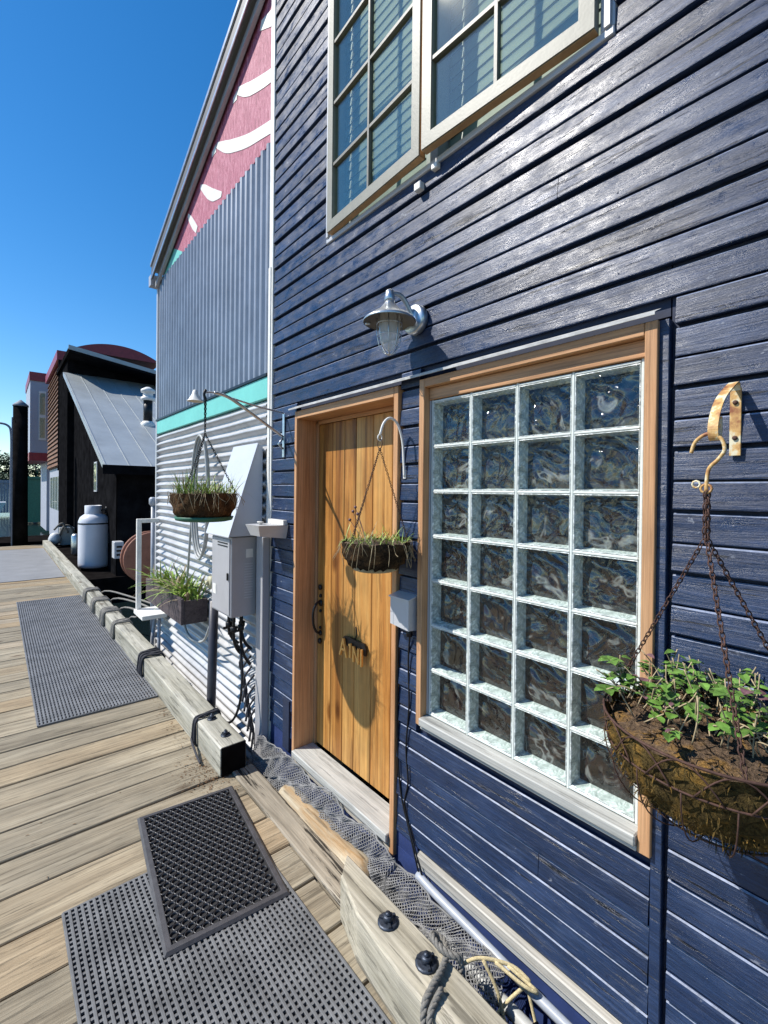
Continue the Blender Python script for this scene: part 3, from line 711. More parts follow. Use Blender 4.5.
for k in range(10): 
    a = rnd(0, 2 * PI); p = Vector((cx + rnd(-.1, .1), cy + rnd(-.12, .1), cz - .01)); m2.tube(smoothpath([p, p + Vector((rnd(-.05, .05), rnd(-.05, .05), .05)), p + Vector((rnd(-.09, .09), rnd(-.09, .09), .06))], 3), .0016, 4)
m.build('leaves', M['leaf'], B); m2.build('stems', M['straw'], B); m3.build('dead_leaves', M['purpleleaf'], B)

def bracket_box(m, pts, wd, th, axis=(0, 1, 0)):
    """flat bar following pts in the xz plane; wd wide along y, th thick"""
    P = [Vector(p) for p in pts]; vs = []
    for i, p in enumerate(P):
        t = (P[min(i + 1, len(P) - 1)] - P[max(i - 1, 0)]).normalized(); nrm = t.cross(Vector(axis)).normalized() * th * .5; sd = Vector(axis) * wd * .5
        vs += [p - nrm - sd, p - nrm + sd, p + nrm + sd, p + nrm - sd]
    m.add(vs, [(4 * i + k, 4 * i + (k + 1) % 4, 4 * i + 4 + (k + 1) % 4, 4 * i + 4 + k) for i in range(len(P) - 1) for k in range(4)] + [(0, 1, 2, 3), tuple(4 * (len(P) - 1) + k for k in range(4))], None, False)
K = thing('plant_bracket', 'rusty cream curled flat metal bracket screwed to blue wall right of the window', 'bracket', (-.02, .335, 1.9), 'plant brackets on the blue wall')
m = MB(); m.chbox(-.026, -.0205, .310, .334, 1.870, 2.042, .001); bracket_box(m, smoothpath([(-.024, .322, 2.035), (-.030, .322, 2.050), (-.045, .322, 2.052), (-.09, .322, 2.032), (-.14, .322, 2.006), (-.170, .322, 1.985), (-.200, .321, 1.955), (-.218, .320, 1.925), (-.216, .319, 1.900), (-.200, .319, 1.897), (-.190, .319, 1.920), (-.192, .319, 1.95)], 5), .020, .0035, (0, 1, 0)); m.build('bar', M['creamrust'], K)
for z in (1.915, 2.005): m = MB(); m.lathe([(.006, 0), (.006, -.003), (.003, -.005)], (-.0265, .322, z), 8, 'x'); m.build('screw', M['rust'], K)

# middle basket
K = thing('plant_bracket', 'slim white curved rod bracket between the cedar door and the glass block window', 'bracket', (-.02, 1.565, 1.85), 'plant brackets on the blue wall')
m = MB(); m.tube(smoothpath([(-.022, 1.565, 1.84), (-.026, 1.565, 1.90), (-.034, 1.567, 2.0), (-.062, 1.569, 2.075), (-.105, 1.572, 2.10), (-.14, 1.576, 2.075), (-.158, 1.58, 2.02)], 6), .0058, 8); m.build('rod', M['white'], K)
m = MB(); m.box(-.022, -.016, 1.557, 1.573, 1.83, 1.87); m.build('foot', M['white'], K); m = MB(); m.tube([(-.158 + .012 * math.cos(t), 1.58, 2.008 + .014 * math.sin(t)) for t in [k * PI / 5 for k in range(10)]], .003, 5, True); m.build('end_ring', M['white'], K)
cx, cy, cz = -.165, 1.592, 1.545; RR = .148
B = thing('hanging_basket', 'small dark coir hanging basket with thin grassy sprouts in front of the cedar door', 'basket', (cx, cy, cz - .15), GB)
m = MB(); bowl(m, (cx, cy, cz), RR, .125, .011, 36, 8, .45); m.build('liner', M['coir'], B)
m = MB(); soiltop(m, (cx, cy, cz - .01), RR * .97, .015, 30, 6, rough=.006); m.build('soil', M['soil'], B)
m = MB(); m.lathe([(.085, -.128), (.10, -.122), (.102, -.108)], (cx, cy, cz), 24); m.build('saucer', M['straw'], B)
m = MB(); m2 = MB(); m3 = MB()
for k in range(230):
    a = rnd(0, 2 * PI); r_ = RR * math.sqrt(rnd(0, 1)); an = rnd(0, 2 * PI); p = (cx + r_ * math.cos(a), cy + r_ * math.sin(a), cz)
    (m if random.random() < .7 else m2).blade(p, (math.cos(an) * .8 + math.cos(a) * .4, math.sin(an) * .8 + math.sin(a) * .4, rnd(.5, 1.8)), rnd(.04, .14), rnd(.002, .0045), rnd(.1, .9))
for k in range(60):
    a = rnd(0, 2 * PI); p = Vector((cx + RR * math.cos(a), cy + RR * math.sin(a), cz)); m2.tube(smoothpath([p, p + Vector((math.cos(a) * .015, math.sin(a) * .015, rnd(-.04, .01))), p + Vector((math.cos(a) * .02 + rnd(-.03, .03), math.sin(a) * .02 + rnd(-.03, .03), rnd(-.11, -.03)))], 3), .001, 4)
for (dy, hgt) in ((.10, .13), (.085, .15), (.07, .12), (.12, .09)):
    p = Vector((cx - .02, cy + dy * .6, cz)); t = p + Vector((-.02, dy * .6, hgt)); m3.tube(smoothpath([p, p.lerp(t, .5) + Vector((.004, .003, 0)), t], 3), .0015, 4); m3.lathe([(.002, -.007), (.007, -.002), (.007, .004), (.002, .008)], t, 8)
m.build('grass', M['blade'], B); m2.build('dry_grass', M['straw'], B); m3.build('seed_heads', M['purpleleaf'], B)
top = Vector((-.158, 1.58, 1.985))
m = MB(); m.tube([top + Vector((0, .016 * math.cos(t), -.004 + .022 * math.sin(t))) for t in [k * PI / 6 for k in range(12)]], .0022, 5, True); m.build('hook', M['rust'], B)
for a in (R(100), R(185), R(-30)):
    m = MB(); chain(m, top + Vector((0, 0, -.025)), (cx + RR * math.cos(a), cy + RR * math.sin(a), cz), .013, .0013, .004); m.build('chain', M['rust'], B)

# left basket with long iron bracket
K = thing('plant_bracket', 'long grey wrought iron bracket reaching out from the blue wall left of the door', 'bracket', (-.02, 2.735, 2.0), 'plant brackets on the blue wall')
m = MB(); m.chbox(-.028, -.019, 2.722, 2.748, 1.985, 2.27, .002)
m.tube(smoothpath([(-.028, 2.735, 2.275), (-.2, 2.72, 2.29), (-.38, 2.70, 2.315), (-.50, 2.68, 2.33), (-.555, 2.66, 2.32)], 6), .006, 7)
m.tube(smoothpath([(-.03, 2.735, 2.12), (-.16, 2.725, 2.19), (-.33, 2.70, 2.28), (-.42, 2.69, 2.32), (-.50, 2.68, 2.332)], 6), .010, 7)
m.tube([(-.03, 2.735, 2.11), (-.06, 2.735, 2.07), (-.03, 2.735, 2.04)], .008, 6)
m.build('arm', M['silver'], K)
m = MB(); m.tube(smoothpath([(-.555, 2.66, 2.335), (-.565, 2.655, 2.31), (-.56, 2.65, 2.285)], 4), .008, 6); m.build('hook', M['black'], K)
cx, cy, cz = -.56, 2.65, 1.735; RR = .172
B = thing('hanging_basket', 'brown coir hanging basket of grass on a green tray hung over the dock', 'basket', (cx, cy, cz - .17), GB)
m = MB(); bowl(m, (cx, cy, cz + .01), RR, .145, .010, 40, 8, .30); m.build('liner', M['coir2'], B)
m = MB(); m.lathe([(.12, -.145), (.150, -.138), (.158, -.118), (.150, -.118)], (cx, cy, cz), 30); m.build('tray', M['greenplate'], B)
m = MB(); soiltop(m, (cx, cy, cz), RR * .96, .02, 30, 6, rough=.008); m.build('soil', M['soil'], B)
m = MB(); m2 = MB()
for k in range(300):
    a = rnd(0, 2 * PI); r_ = RR * math.sqrt(rnd(0, .95)); an = rnd(0, 2 * PI); p = (cx + r_ * math.cos(a), cy + r_ * math.sin(a), cz + .01)
    (m if random.random() < .8 else m2).blade(p, (math.cos(an) * .6 + math.cos(a) * .5, math.sin(an) * .6 + math.sin(a) * .5, rnd(.6, 2)), rnd(.07, .22), rnd(.0025, .006), rnd(.1, .8))
for k in range(50):
    a = rnd(0, 2 * PI); p = Vector((cx + RR * math.cos(a), cy + RR * math.sin(a), cz + .01)); m2.tube(smoothpath([p, p + Vector((math.cos(a) * .02, math.sin(a) * .02, rnd(-.03, .01))), p + Vector((math.cos(a) * .02 + rnd(-.03, .03), math.sin(a) * .02 + rnd(-.03, .03), rnd(-.10, -.03)))], 3), .0013, 4)
m.build('grass', M['blade'], B); m2.build('dry_grass', M['straw'], B)
top = Vector((-.56, 2.65, 2.285))
for a in (R(100), R(215), R(-25)):
    m = MB(); jn = top + Vector((0, 0, -.20)); chain(m, top + Vector((math.cos(a), math.sin(a), 0)) * .003, jn, .018, .002, .005); chain(m, jn, (cx + RR * math.cos(a), cy + RR * math.sin(a), cz + .01), .018, .0018, .005); m.build('chain', M['black'], B)
# white bell hanging on bracket tip
m = MB(); p = Vector((-.60, 2.70, 2.30)); m.lathe([(.006, .035), (.012, .03), (.018, .01), (.035, -.02), (.045, -.03)], p, 16, cap=False); tag(m.build('bell', M['white']), 'small white bell shape on the tip of the long iron bracket', 'bell')

# ================================================================== SIGN on the door
sg = thing('letter_sign', 'black curved plate with copper letters hanging low on the cedar door', 'sign', (.10, 2.09, .83))
m = MB(); pts = []
m.prism([(.103, 2.20, .875), (.103, 2.21, .905), (.103, 2.19, .925), (.103, 2.14, .93), (.103, 2.09, .925), (.103, 2.00, .925), (.103, 1.985, .90), (.103, 1.99, .86), (.103, 2.05, .875), (.103, 2.13, .875)], (-.012, 0, 0))
m.tube(smoothpath([(.10, 2.09, .93), (.10, 2.08, .97), (.10, 2.09, 1.00)], 4), .004, 6); m.build('plate', M['black'], sg)
def stroke(m, pts, t=.013): 
    for a, b_ in zip(pts[:-1], pts[1:]):
        a, b_ = Vector(a), Vector(b_); d_ = (b_ - a).normalized(); n_ = Vector((0, -d_.z, d_.y)) * t * .5
        m.prism([a - n_ - d_ * t * .3, a + n_ - d_ * t * .3, b_ + n_ + d_ * t * .3, b_ - n_ + d_ * t * .3], (-.010 - rnd(0, .002), 0, 0))
def lt(m, P, y0, z0, sx, sz):
    for seg in P: stroke(m, [(.088, y0 - u * sx, z0 + v_ * sz) for u, v_ in seg])
def letters(name, P, y0, z0, sx, sz):
    m = MB(); lt(m, P, y0, z0, sx, sz); m.build(name, M['brass'], sg)
letters('letter', [[(0, 0), (.5, 1), (1, 0)], [(.22, .38), (.78, .38)]], 2.215, .815, .065, .095)
letters('letter', [[(0, 0), (0, 1)], [(-.35, .95), (.1, 1)]], 2.115, .825, .03, .070)
letters('letter', [[(0, 0), (0, 1), (1, 0), (1, 1)]], 2.085, .810, .048, .080)
letters('letter', [[(0, 0), (0, 1)]], 2.01, .805, .03, .085)

# ================================================================== box and cables between door and window
bx = thing('wall_box', 'small pale grey electrical box on blue wall between door and window', 'box', (-.02, 1.525, 1.14))
m = MB(); m.hexa([(-.075, 1.470, 1.155), (-.018, 1.470, 1.150), (-.018, 1.592, 1.150), (-.075, 1.592, 1.165), (-.075, 1.470, 1.29), (-.018, 1.470, 1.30), (-.018, 1.592, 1.30), (-.075, 1.592, 1.29)]); m.build('casing', M['greypaint'], bx)
m = MB(); m.hexa([(-.082, 1.464, 1.288), (-.016, 1.464, 1.302), (-.016, 1.597, 1.302), (-.082, 1.597, 1.288), (-.082, 1.464, 1.294), (-.016, 1.464, 1.308), (-.016, 1.597, 1.308), (-.082, 1.597, 1.294)]); m.build('lid', M['greypaint'], bx)
m = MB(); m.tube([(-.04, 1.50, 1.15), (-.04, 1.50, 1.12)], .014, 8); m.build('gland', M['black'], bx)
for pts, lb in (([(-.024, 1.590, 1.15), (-.024, 1.594, .9), (-.024, 1.590, .6), (-.026, 1.56, .38), (-.028, 1.50, .24), (-.048, 1.42, .12), (-.06, 1.36, .03), (-.09, 1.2, -.1)], 'black cable running straight down the blue wall right of the door frame'),
                ([(-.036, 1.50, 1.13), (-.024, 1.522, 1.0), (-.023, 1.515, .8), (-.024, 1.530, .6), (-.024, 1.515, .45), (-.025, 1.535, .34), (-.026, 1.50, .25), (-.048, 1.40, .12), (-.07, 1.30, -.02)], 'black cable wandering down the blue wall nearest the glass block window')):
    m = MB(); m.tube(smoothpath(pts, 8), .004, 6); tag(m.build('cable', M['black']), lb, 'cable', 'black cables down the blue wall')

# ================================================================== CORRUGATED HOUSE
C = thing('corrugated_house', 'corrugated metal clad house with teal band and pink gable beyond the blue house', 'house', (0, 4.4, 0))
def corrug(m, y0, y1, z0, z1, pitch, amp, vertical, x=0, seg=6, skew=None):
    if vertical:
        n = int((y1 - y0) / pitch * seg); vs = []
        for i in range(n + 1):
            y = y0 + (y1 - y0) * i / n; ph = (y - y0) / pitch; k = ph % 1
            dx = -amp if .30 < k < .62 else 0
            if seg >= 6: dx = -amp * max(0, min(1, 3.2 * (.5 - abs(k - .5)) - .25)) 
            vs += [(x + dx, y, z0), (x + dx, y, z1)]
        m.add(vs, [(2 * i, 2 * i + 1, 2 * i + 3, 2 * i + 2) for i in range(n)], 0, False)
    else:
        n = int((z1 - z0) / pitch * seg); vs = []; q = 8
        for i in range(n + 1):
            z = z0 + (z1 - z0) * i / n; dx = -amp * .5 * (1 + math.sin(2 * PI * z / pitch))
            for j in range(q + 1): vs.append((x + dx, y0 + (y1 - y0) * j / q, z + .002 * math.sin(j * 2.1)))
        m.add(vs, [(i * (q + 1) + j, i * (q + 1) + j + 1, (i + 1) * (q + 1) + j + 1, (i + 1) * (q + 1) + j) for i in range(n) for j in range(q)], 0, True)
m = MB(); corrug(m, 2.97, 5.84, -.38, 2.40, .078, .034, False, -.002, 12); m.build('lower_cladding', M['corr'], C)
m = MB(); corrug(m, 2.97, 5.86, 2.585, 4.19, .092, .030, True, .004, 12); m.build('upper_cladding', M['corrup'], C)
m = MB(); m.chbox(-.030, .02, 2.967, 5.86, 2.410, 2.560, .003); m.build('band', M['teal'], C)
m = MB(); m.box(-.040, .0, 2.967, 5.87, 2.5615, 2.580); m.build('flashing', M['black'], C)
m = MB(); m.box(.03, 6, 5.80, 5.86, -.4, 4.1); m.box(.03, 6, 2.975, 3.03, -.4, 5.6); m.box(.02, .06, 2.975, 5.83, -.4, 4.19); m.build('walls', M['grey'], C)
m = MB(); m.chbox(-.034, .03, 5.841, 5.885, -.38, 4.15, .003); m.build('corner_trim', M['greypaint'], C)
# gable panel and painted bands
k = (5.248 - 4.304) / (3.071 - 5.448)
zr = lambda y: 4.304 + k * (y - 5.448)
m = MB(); m.prism([(-.012, 2.967, 4.192), (-.012, 5.73, 4.192), (-.012, 2.967, zr(2.967) + .02)], (.03, 0, 0)); gp = m.build('gable_panel', M['pink'], C)
m = MB(); m.prism([(-.0155, 5.72, 4.193), (-.0155, 4.95, 4.193), (-.0155, 5.28, 4.36)], (.003, 0, 0)); m.build('teal_corner', M['teal'], gp)
def ribbon(path, wds):
    P = [Vector(p) for p in smoothpath(path, 6)]; n = len(P); vs = []
    for i, p in enumerate(P):
        t = (P[min(i + 1, n - 1)] - P[max(i - 1, 0)]).normalized(); nr = Vector((0, -t.z, t.y)); f = i / (n - 1) * (len(wds) - 1); a = int(min(f, len(wds) - 2)); wd = wds[a] + (wds[a + 1] - wds[a]) * (f - a)
        for x_ in (-.0155, -.0125): vs += [(x_, p.y + nr.y * wd, p.z + nr.z * wd), (x_, p.y - nr.y * wd, p.z - nr.z * wd)]
    m = MB(); m.add(vs, [(4 * i, 4 * i + 1, 4 * i + 5, 4 * i + 4) for i in range(n - 1)] + [(4 * i + j, 4 * i + 4 + j, 4 * i + 6 + j, 4 * i + 2 + j) for i in range(n - 1) for j in (0, 1)], 0)
    m.build('painted_band', M['white'], gp)
ribbon([(0, 3.16, 5.125), (0, 3.016, 5.062), (0, 2.967, 5.035)], [.03, .05, .05])
ribbon([(0, 3.57, 4.925), (0, 3.43, 4.84), (0, 3.304, 4.775), (0, 3.089, 4.687), (0, 2.967, 4.645)], [.025, .045, .05, .048, .045])
ribbon([(0, 3.665, 4.906), (0, 3.584, 4.902)], [.02, .035])
ribbon([(0, 4.02, 4.752), (0, 3.84, 4.64), (0, 3.688, 4.558), (0, 3.386, 4.426), (0, 3.122, 4.338), (0, 2.967, 4.29)], [.02, .045, .05, .048, .045, .045])
ribbon([(0, 4.135, 4.731), (0, 4.038, 4.738)], [.02, .035])
ribbon([(0, 4.43, 4.60), (0, 4.32, 4.52), (0, 4.211, 4.434), (0, 4.08, 4.35), (0, 3.90, 4.27)], [.015, .04, .05, .05, .02])
ribbon([(0, 4.80, 4.50), (0, 4.72, 4.42), (0, 4.62, 4.32), (0, 4.53, 4.24)], [.015, .035, .04, .03])
# roof with rake boards
def rake(m, x0, x1, off0, off1, ya=6.05, yb=2.967):
    m.prism([(x0, ya, zr(ya) + off0), (x0, yb, zr(yb) + off0), (x0, yb, zr(yb) + off1), (x0, ya, zr(ya) + off1)], (x1 - x0, 0, 0))
rf = MB(); rake(rf, -.085, 6.0, .10, .19, 5.80); rf_o = rf.build('roof', M['roofgrey'], C)
m = MB(); rake(m, -.105, -.0855, .045, .21, 5.83); m.build('rake_board', M['rakeboard'], rf_o)
m = MB(); rake(m, -.118, -.1055, .185, .225, 5.84); rake(m, -.112, -.1055, .030, .062, 5.83); m.build('metal_edge', M['silver'], rf_o)
m = MB(); rake(m, -.060, -.031, -.035, .029, 5.86); m.build('inner_rake', M['grey'], rf_o)
m = MB(); m.box(-.10, 6, 5.87, 5.97, zr(5.9) + .02, zr(5.9) + .14); m.build('gutter', M['grey'], rf_o)

# ================================================================== WATER HEATER & friends
Wt = thing('water_heater', 'grey metal wall cabinet with pipes beneath on the corrugated wall', 'heater', (-.13, 3.22, .89))
m = MB(); m.chbox(-.245, -.062, 3.045, 3.40, .895, 1.445, .006); m.build('casing', M['grey'], Wt)
m = MB(); m.chbox(-.252, -.246, 3.06, 3.385, .91, 1.43, .002); pnl = m.build('front_panel', M['grey'], Wt)
m = MB()
for z in (1.395, 1.375): m.box(-.2545, -.2525, 3.09, 3.27, z, z + .008)
m.build('vent_slot', M['black'], pnl)
m = MB()
for k in range(14): m.box(-.15 , -.09, 3.0425, 3.0445, 1.02 + k * .018, 1.027 + k * .018)
m.build('label_lines', M['greypaint'], Wt)
m = MB(); m.box(-.14, -.09, 3.0425, 3.0445, 1.30, 1.36); m.build('sticker', M['white'], Wt)
m = MB(); m.box(-.2545, -.2525, 3.30, 3.36, 1.02, 1.09); m.build('sticker', M['white'], pnl)
m = MB(); m.chbox(-.262, -.2525, 3.07, 3.085, 1.15, 1.20, .002); m.build('latch', M['black'], pnl)
for (x, y, l) in ((-.20, 3.10, .30), (-.14, 3.12, .38), (-.10, 3.2, .30), (-.18, 3.24, .25), (-.12, 3.32, .34)):
    m = MB(); m.tube(smoothpath([(x, y, .895), (x, y, .895 - l * .5), (x + .03, y + .01, .895 - l * .8), (x + .08, y + .02, .895 - l)], 4), .011, 8)
    m.lathe([(.02, -.02), (.024, -.01), (.024, .015), (.018, .02)], (x, y, .80), 8); m.rbox(Matrix.Translation((x - .02, y, .78)), .02, .006, .008); m.build('pipe', random.choice((M['silver'], M['black'], M['black'])), Wt)
Hd = thing('metal_hood', 'white sloping metal hood above the grey cabinet on the corrugated wall', 'hood', (-.1, 3.22, 1.45))
m = MB(); m.prism([(-.27, 3.02, 1.452), (-.035, 3.02, 1.452), (-.035, 3.02, 2.075), (-.065, 3.02, 2.085)], (0, .42, 0)); m.build('cover', M['hood'], Hd)
m = MB(); m.prism([(-.278, 3.014, 1.448), (-.270, 3.014, 1.448), (-.066, 3.014, 2.095), (-.074, 3.014, 2.097)], (0, .432, 0)); m.build('front_sheet', M['hood'], Hd)
m = MB(); m.box(-.279, -.266, 3.012, 3.447, 1.446, 1.452); m.prism([(-.212, 3.013, 1.655), (-.2135, 3.013, 1.650), (-.2175, 3.013, 1.650), (-.216, 3.013, 1.655)], (0, .434, 0)); m.build('seam', M['grey'], Hd)
Sh = thing('wall_shelf', 'small pale grey gutter box on the corner beside the white hood', 'box', (-.1, 2.8, 1.46))
m = MB(); m.hexa([(-.19, 2.72, 1.475), (-.018, 2.70, 1.455), (-.018, 2.88, 1.455), (-.19, 2.86, 1.475), (-.215, 2.69, 1.545), (-.018, 2.67, 1.545), (-.018, 2.90, 1.545), (-.215, 2.89, 1.545)]); m.build('tray', M['greypaint'], Sh)
m = MB(); m.box(-.05, -.018, 2.68, 2.90, 1.546, 1.575); m.lathe([(.012, 0), (.012, .012), (.022, .014), (.022, .020)], (-.15, 2.80, 1.545), 10); m.build('knob', M['white'], Sh)
m = MB(); m.chbox(-.085, -.034, 2.90, 3.0, -.1, 1.45, .003); tag(m.build('downpipe', M['grey']), 'grey rectangular downpipe on the corner below the gutter box', 'downpipe')
m = MB(); m.tube([(-.20, 3.48, .93), (-.20, 3.53, .02), (-.2, 3.55, -.2)], .034, 12); tag(m.build('waste_pipe', M['blacktube']), 'thick black pipe dropping from the grey cabinet to the water', 'pipe')
m = MB(); m.tube(smoothpath([(-.15, 3.10, .66), (-.17, 3.02, .5), (-.2, 3.0, .3), (-.22, 3.12, .15), (-.24, 3.35, .13), (-.235, 3.5, .08)], 6), .009, 6); tag(m.build('cable', M['black']), 'black cable curving from under the grey cabinet to the far beam', 'cable')
m = MB()
for k in range(7):
    y = 3.05 + k * .03; z = .25 + .06 * k; m.tube(smoothpath([(-.03, y, z), (-.08, y + .05, z - .12), (-.05, y + .02, z - .25), (-.09, y - .03, z - .38)], 4), .008, 6)
tag(m.build('rope_tangle', M['ropeblack']), 'dark tangled ropes hanging against the corrugated wall near the corner', 'rope')
# hose
m = MB(); hp = [(-.10, 3.95, 1.25)]
pts = []
for kk in range(3):
    for t in range(16):
        a = 2 * PI * t / 16; pts.append((-.08 - kk * .014, 4.12 + (.17 + .02 * kk) * math.cos(a), 1.70 + (.50 + .02 * kk) * math.sin(a)))
pts += [(-.11, 4.35, 1.3), (-.11, 4.42, .95), (-.12, 4.5, .65), (-.13, 4.38, .48), (-.14, 4.15, .45), (-.15, 3.85, .52), (-.15, 3.7, .68), (-.14, 3.55, .86)]
m.tube(smoothpath(pts, 4), .011, 8); tag(m.build('garden_hose', M['hose']), 'pale grey hose looped on the corrugated wall beneath the hanging basket', 'hose')
m = MB(); m.lathe([(.05, 0), (.055, -.02), (.055, -.05), (.03, -.06)], (-.03, 3.93, .98), 16, 'x'); m.lathe([(.02, -.06), (.02, -.08)], (-.03, 3.93, .98), 10, 'x'); tag(m.build('meter', simple('yellowed_plastic', (.40, .38, .25), .5)), 'round yellowed meter on the corrugated wall left of the grey cabinet', 'meter')
# planter
P = thing('planter_box', 'wooden wall planter with spiky green leaves on the corrugated wall', 'planter', (-.16, 4.5, .6))
m = MB(); m.chbox(-.27, -.245, 4.05, 5.25, .62, .84, .003); m.chbox(-.244, -.05, 4.05, 4.075, .62, .82, .003); m.chbox(-.244, -.05, 5.225, 5.25, .62, .82, .003); m.box(-.244, -.05, 4.076, 5.224, .62, .65); m.build('box', M['planter'], P)
m = MB(); m.box(-.243, -.05, 4.077, 5.224, .651, .80); m.build('soil', M['straw'], P)
m = MB(); m2 = MB()
for k in range(190):
    y = rnd(4.1, 5.2) if k % 3 else rnd(4.15, 4.5); an = rnd(0, 2 * PI); (m if random.random() < .7 else m2).blade((rnd(-.22, -.08), y, .8), (math.cos(an) * .6 - .15, math.sin(an) * .7, rnd(.35, 1.5)), rnd(.22, .50), rnd(.012, .026), rnd(.1, .8))
m.build('spiky_leaves', M['blade'], P); m2.build('dry_leaves', M['straw'], P)
# white frame stand
St = thing('post_frame', 'white painted post and arm standing off the far corner of the corrugated house', 'post', (-.2, 5.75, .4))
m = MB(); m.chbox(-.262, -.215, 5.70, 5.745, .42, 1.43, .003); m.chbox(-.214, -.03, 5.70, 5.745, 1.385, 1.43, .003); m.chbox(-.28, -.03, 5.35, 5.75, .37, .415, .003); m.build('post', M['white'], St)
m = MB(); m.tube([(-.05, 5.72, .4), (-.12, 5.6, .1), (-.14, 5.58, -.3)], .02, 8); m.tube([(-.1, 5.4, .4), (-.13, 5.3, 0), (-.13, 5.3, -.3)], .018, 8); m.build('leg', M['conduit'], St)
m = MB(); m.tube([(-.045, 5.93, -.2), (-.045, 5.93, 1.6)], .022, 8); m.lathe([(.03, -.05), (.045, -.03), (.045, .03), (.03, .05)], (-.045, 5.93, 1.62), 10); tag(m.build('standpipe', M['conduit']), 'grey vertical standpipe at the far corner of the corrugated house', 'pipe')
# reel
Rl = thing('cable_reel', 'round brown reel disc standing behind the white post', 'reel', (.22, 7.3, .37))
m = MB(); m.lathe([(.36, 0), (.38, .005), (.38, .035), (.36, .04)], (.28, 7.28, .76), 40, 'y'); m.lathe([(.36, .20), (.38, .205), (.38, .235), (.36, .24)], (.28, 7.28, .76), 40, 'y'); m.build('flange', M['reel'], Rl)
m = MB(); m.lathe([(.15, .04), (.15, .20)], (.28, 7.28, .76), 24, 'y'); m.build('drum', M['reel'], Rl)

# ================================================================== ropes on the beams
def wrap(y, turns, mat_, label, r=.011, x0=-.402, x1=-.240, z0=.0, z1=.18, tail=None, dy=.035, nm='mooring_rope'):
    m = MB(); c = r * .9; pts = []; st = random.getstate(); random.seed(int(y * 100))
    j = lambda q: rnd(-q, q)
    for t in range(turns * 2):
        a = y + (t * .5) * dy + j(.016); sl = j(.045)
        pts += [(x0 - c - rnd(0, .008), a - sl * .3, z0 + .02), (x0 - c - rnd(0, .012), a + j(.006), z1 * .55), (x0 - c * .4, a + j(.008), z1 + c * .4), (x0 + .05, a + sl * .3 + j(.01), z1 + c + rnd(0, .012)),
                (x1 - .05, a + sl * .7 + j(.01), z1 + c + rnd(0, .012)), (x1 + c * .4, a + sl, z1 + c * .3), (x1 + c + rnd(0, .01), a + sl + j(.008), z0 + .05), ((x0 + x1) / 2, a + sl * .4, z0 - .03)]
    random.setstate(st); r *= .8
    if tail: pts += tail
    m.tube(smoothpath(pts, 4), r, 7); return tag(m.build(nm, mat_), label, 'rope', 'ropes tied round the dock beams')
wrap(3.22, 2, M['ropeblack'], 'dark rope wrapped round the far beam just behind its two bolts', .009, tail=[(-.42, 3.28, .05), (-.45, 3.1, .03), (-.46, 2.98, .02)], dy=.03)
wrap(4.72, 4, M['ropeblack'], 'black rope lashed round the beam beside the ribbed grey mat', .012, dy=.04, tail=[(-.2, 4.95, .05), (-.15, 5.0, -.1)])
wrap(6.10, 3, M['rope'], 'grey rope wrapped round the beam nearest the white post', .013, dy=.05, tail=[(-.22, 6.25, .19), (-.2, 6.0, .26), (-.2, 5.8, .38)])
wrap(6.75, 4, M['rope'], 'pale grey rope coils on the beam in front of the brown reel', .015, dy=.055, tail=[(-.20, 6.85, .19), (-.1, 6.4, .24), (-.1, 5.8, .30)])
wrap(7.5, 4, M['rope'], 'thick knot of grey rope on the beam before the white tank', .016, dy=.06, tail=[(-.18, 7.5, .19), (-.05, 6.8, .26), (-.05, 6.0, .34)])
wrap(8.3, 3, M['rope'], 'last rope coil on the beam close to the foot of the tank', .016, dy=.07, tail=[(-.18, 8.2, .18), (0, 7.4, .22), (.1, 6.2, .30)])
m = MB(); pts = smoothpath([(-.465, .90, -.0), (-.462, .96, .10), (-.448, .985, .178), (-.40, 1.00, .196), (-.34, 1.015, .197), (-.285, 1.04, .197), (-.255, 1.075, .195), (-.262, 1.105, .199), (-.292, 1.102, .222), (-.300, 1.06, .218), (-.285, 1.02, .212), (-.262, 1.00, .20), (-.258, .99, .12), (-.262, .97, .0)], 6)

def rope3(m, pts, r, lay=.055):
    P = [Vector(p) for p in pts]; Q = [P[0]]
    for p in P[1:]:
        n_ = max(1, int((p - Q[-1]).length / .006)); a0 = Q[-1]
        for k in range(1, n_ + 1): Q.append(a0.lerp(p, k / n_))
    a = (Q[1] - Q[0]).orthogonal().normalized(); L_ = 0; S3 = [[], [], []]
    for i, p in enumerate(Q):
        t = (Q[min(i + 1, len(Q) - 1)] - Q[max(i - 1, 0)]).normalized(); a = (a - t * a.dot(t)).normalized(); b_ = t.cross(a)
        if i: L_ += (p - Q[i - 1]).length
        for k in range(3): an = L_ / lay * 2 * PI + k * 2 * PI / 3; S3[k].append(p + (a * math.cos(an) + b_ * math.sin(an)) * r * .5)
    for q in S3: m.tube(q, r * .56, 6)
rope3(m, pts, .0115); rope3(m, [Vector(p) + Vector((-.004, -.028, -.004)) for p in pts[:22]], .0105)
tag(m.build('mooring_rope', M['rope']), 'thick grey rope looped over the near beam by the right hand bolt', 'rope', 'ropes tied round the dock beams')

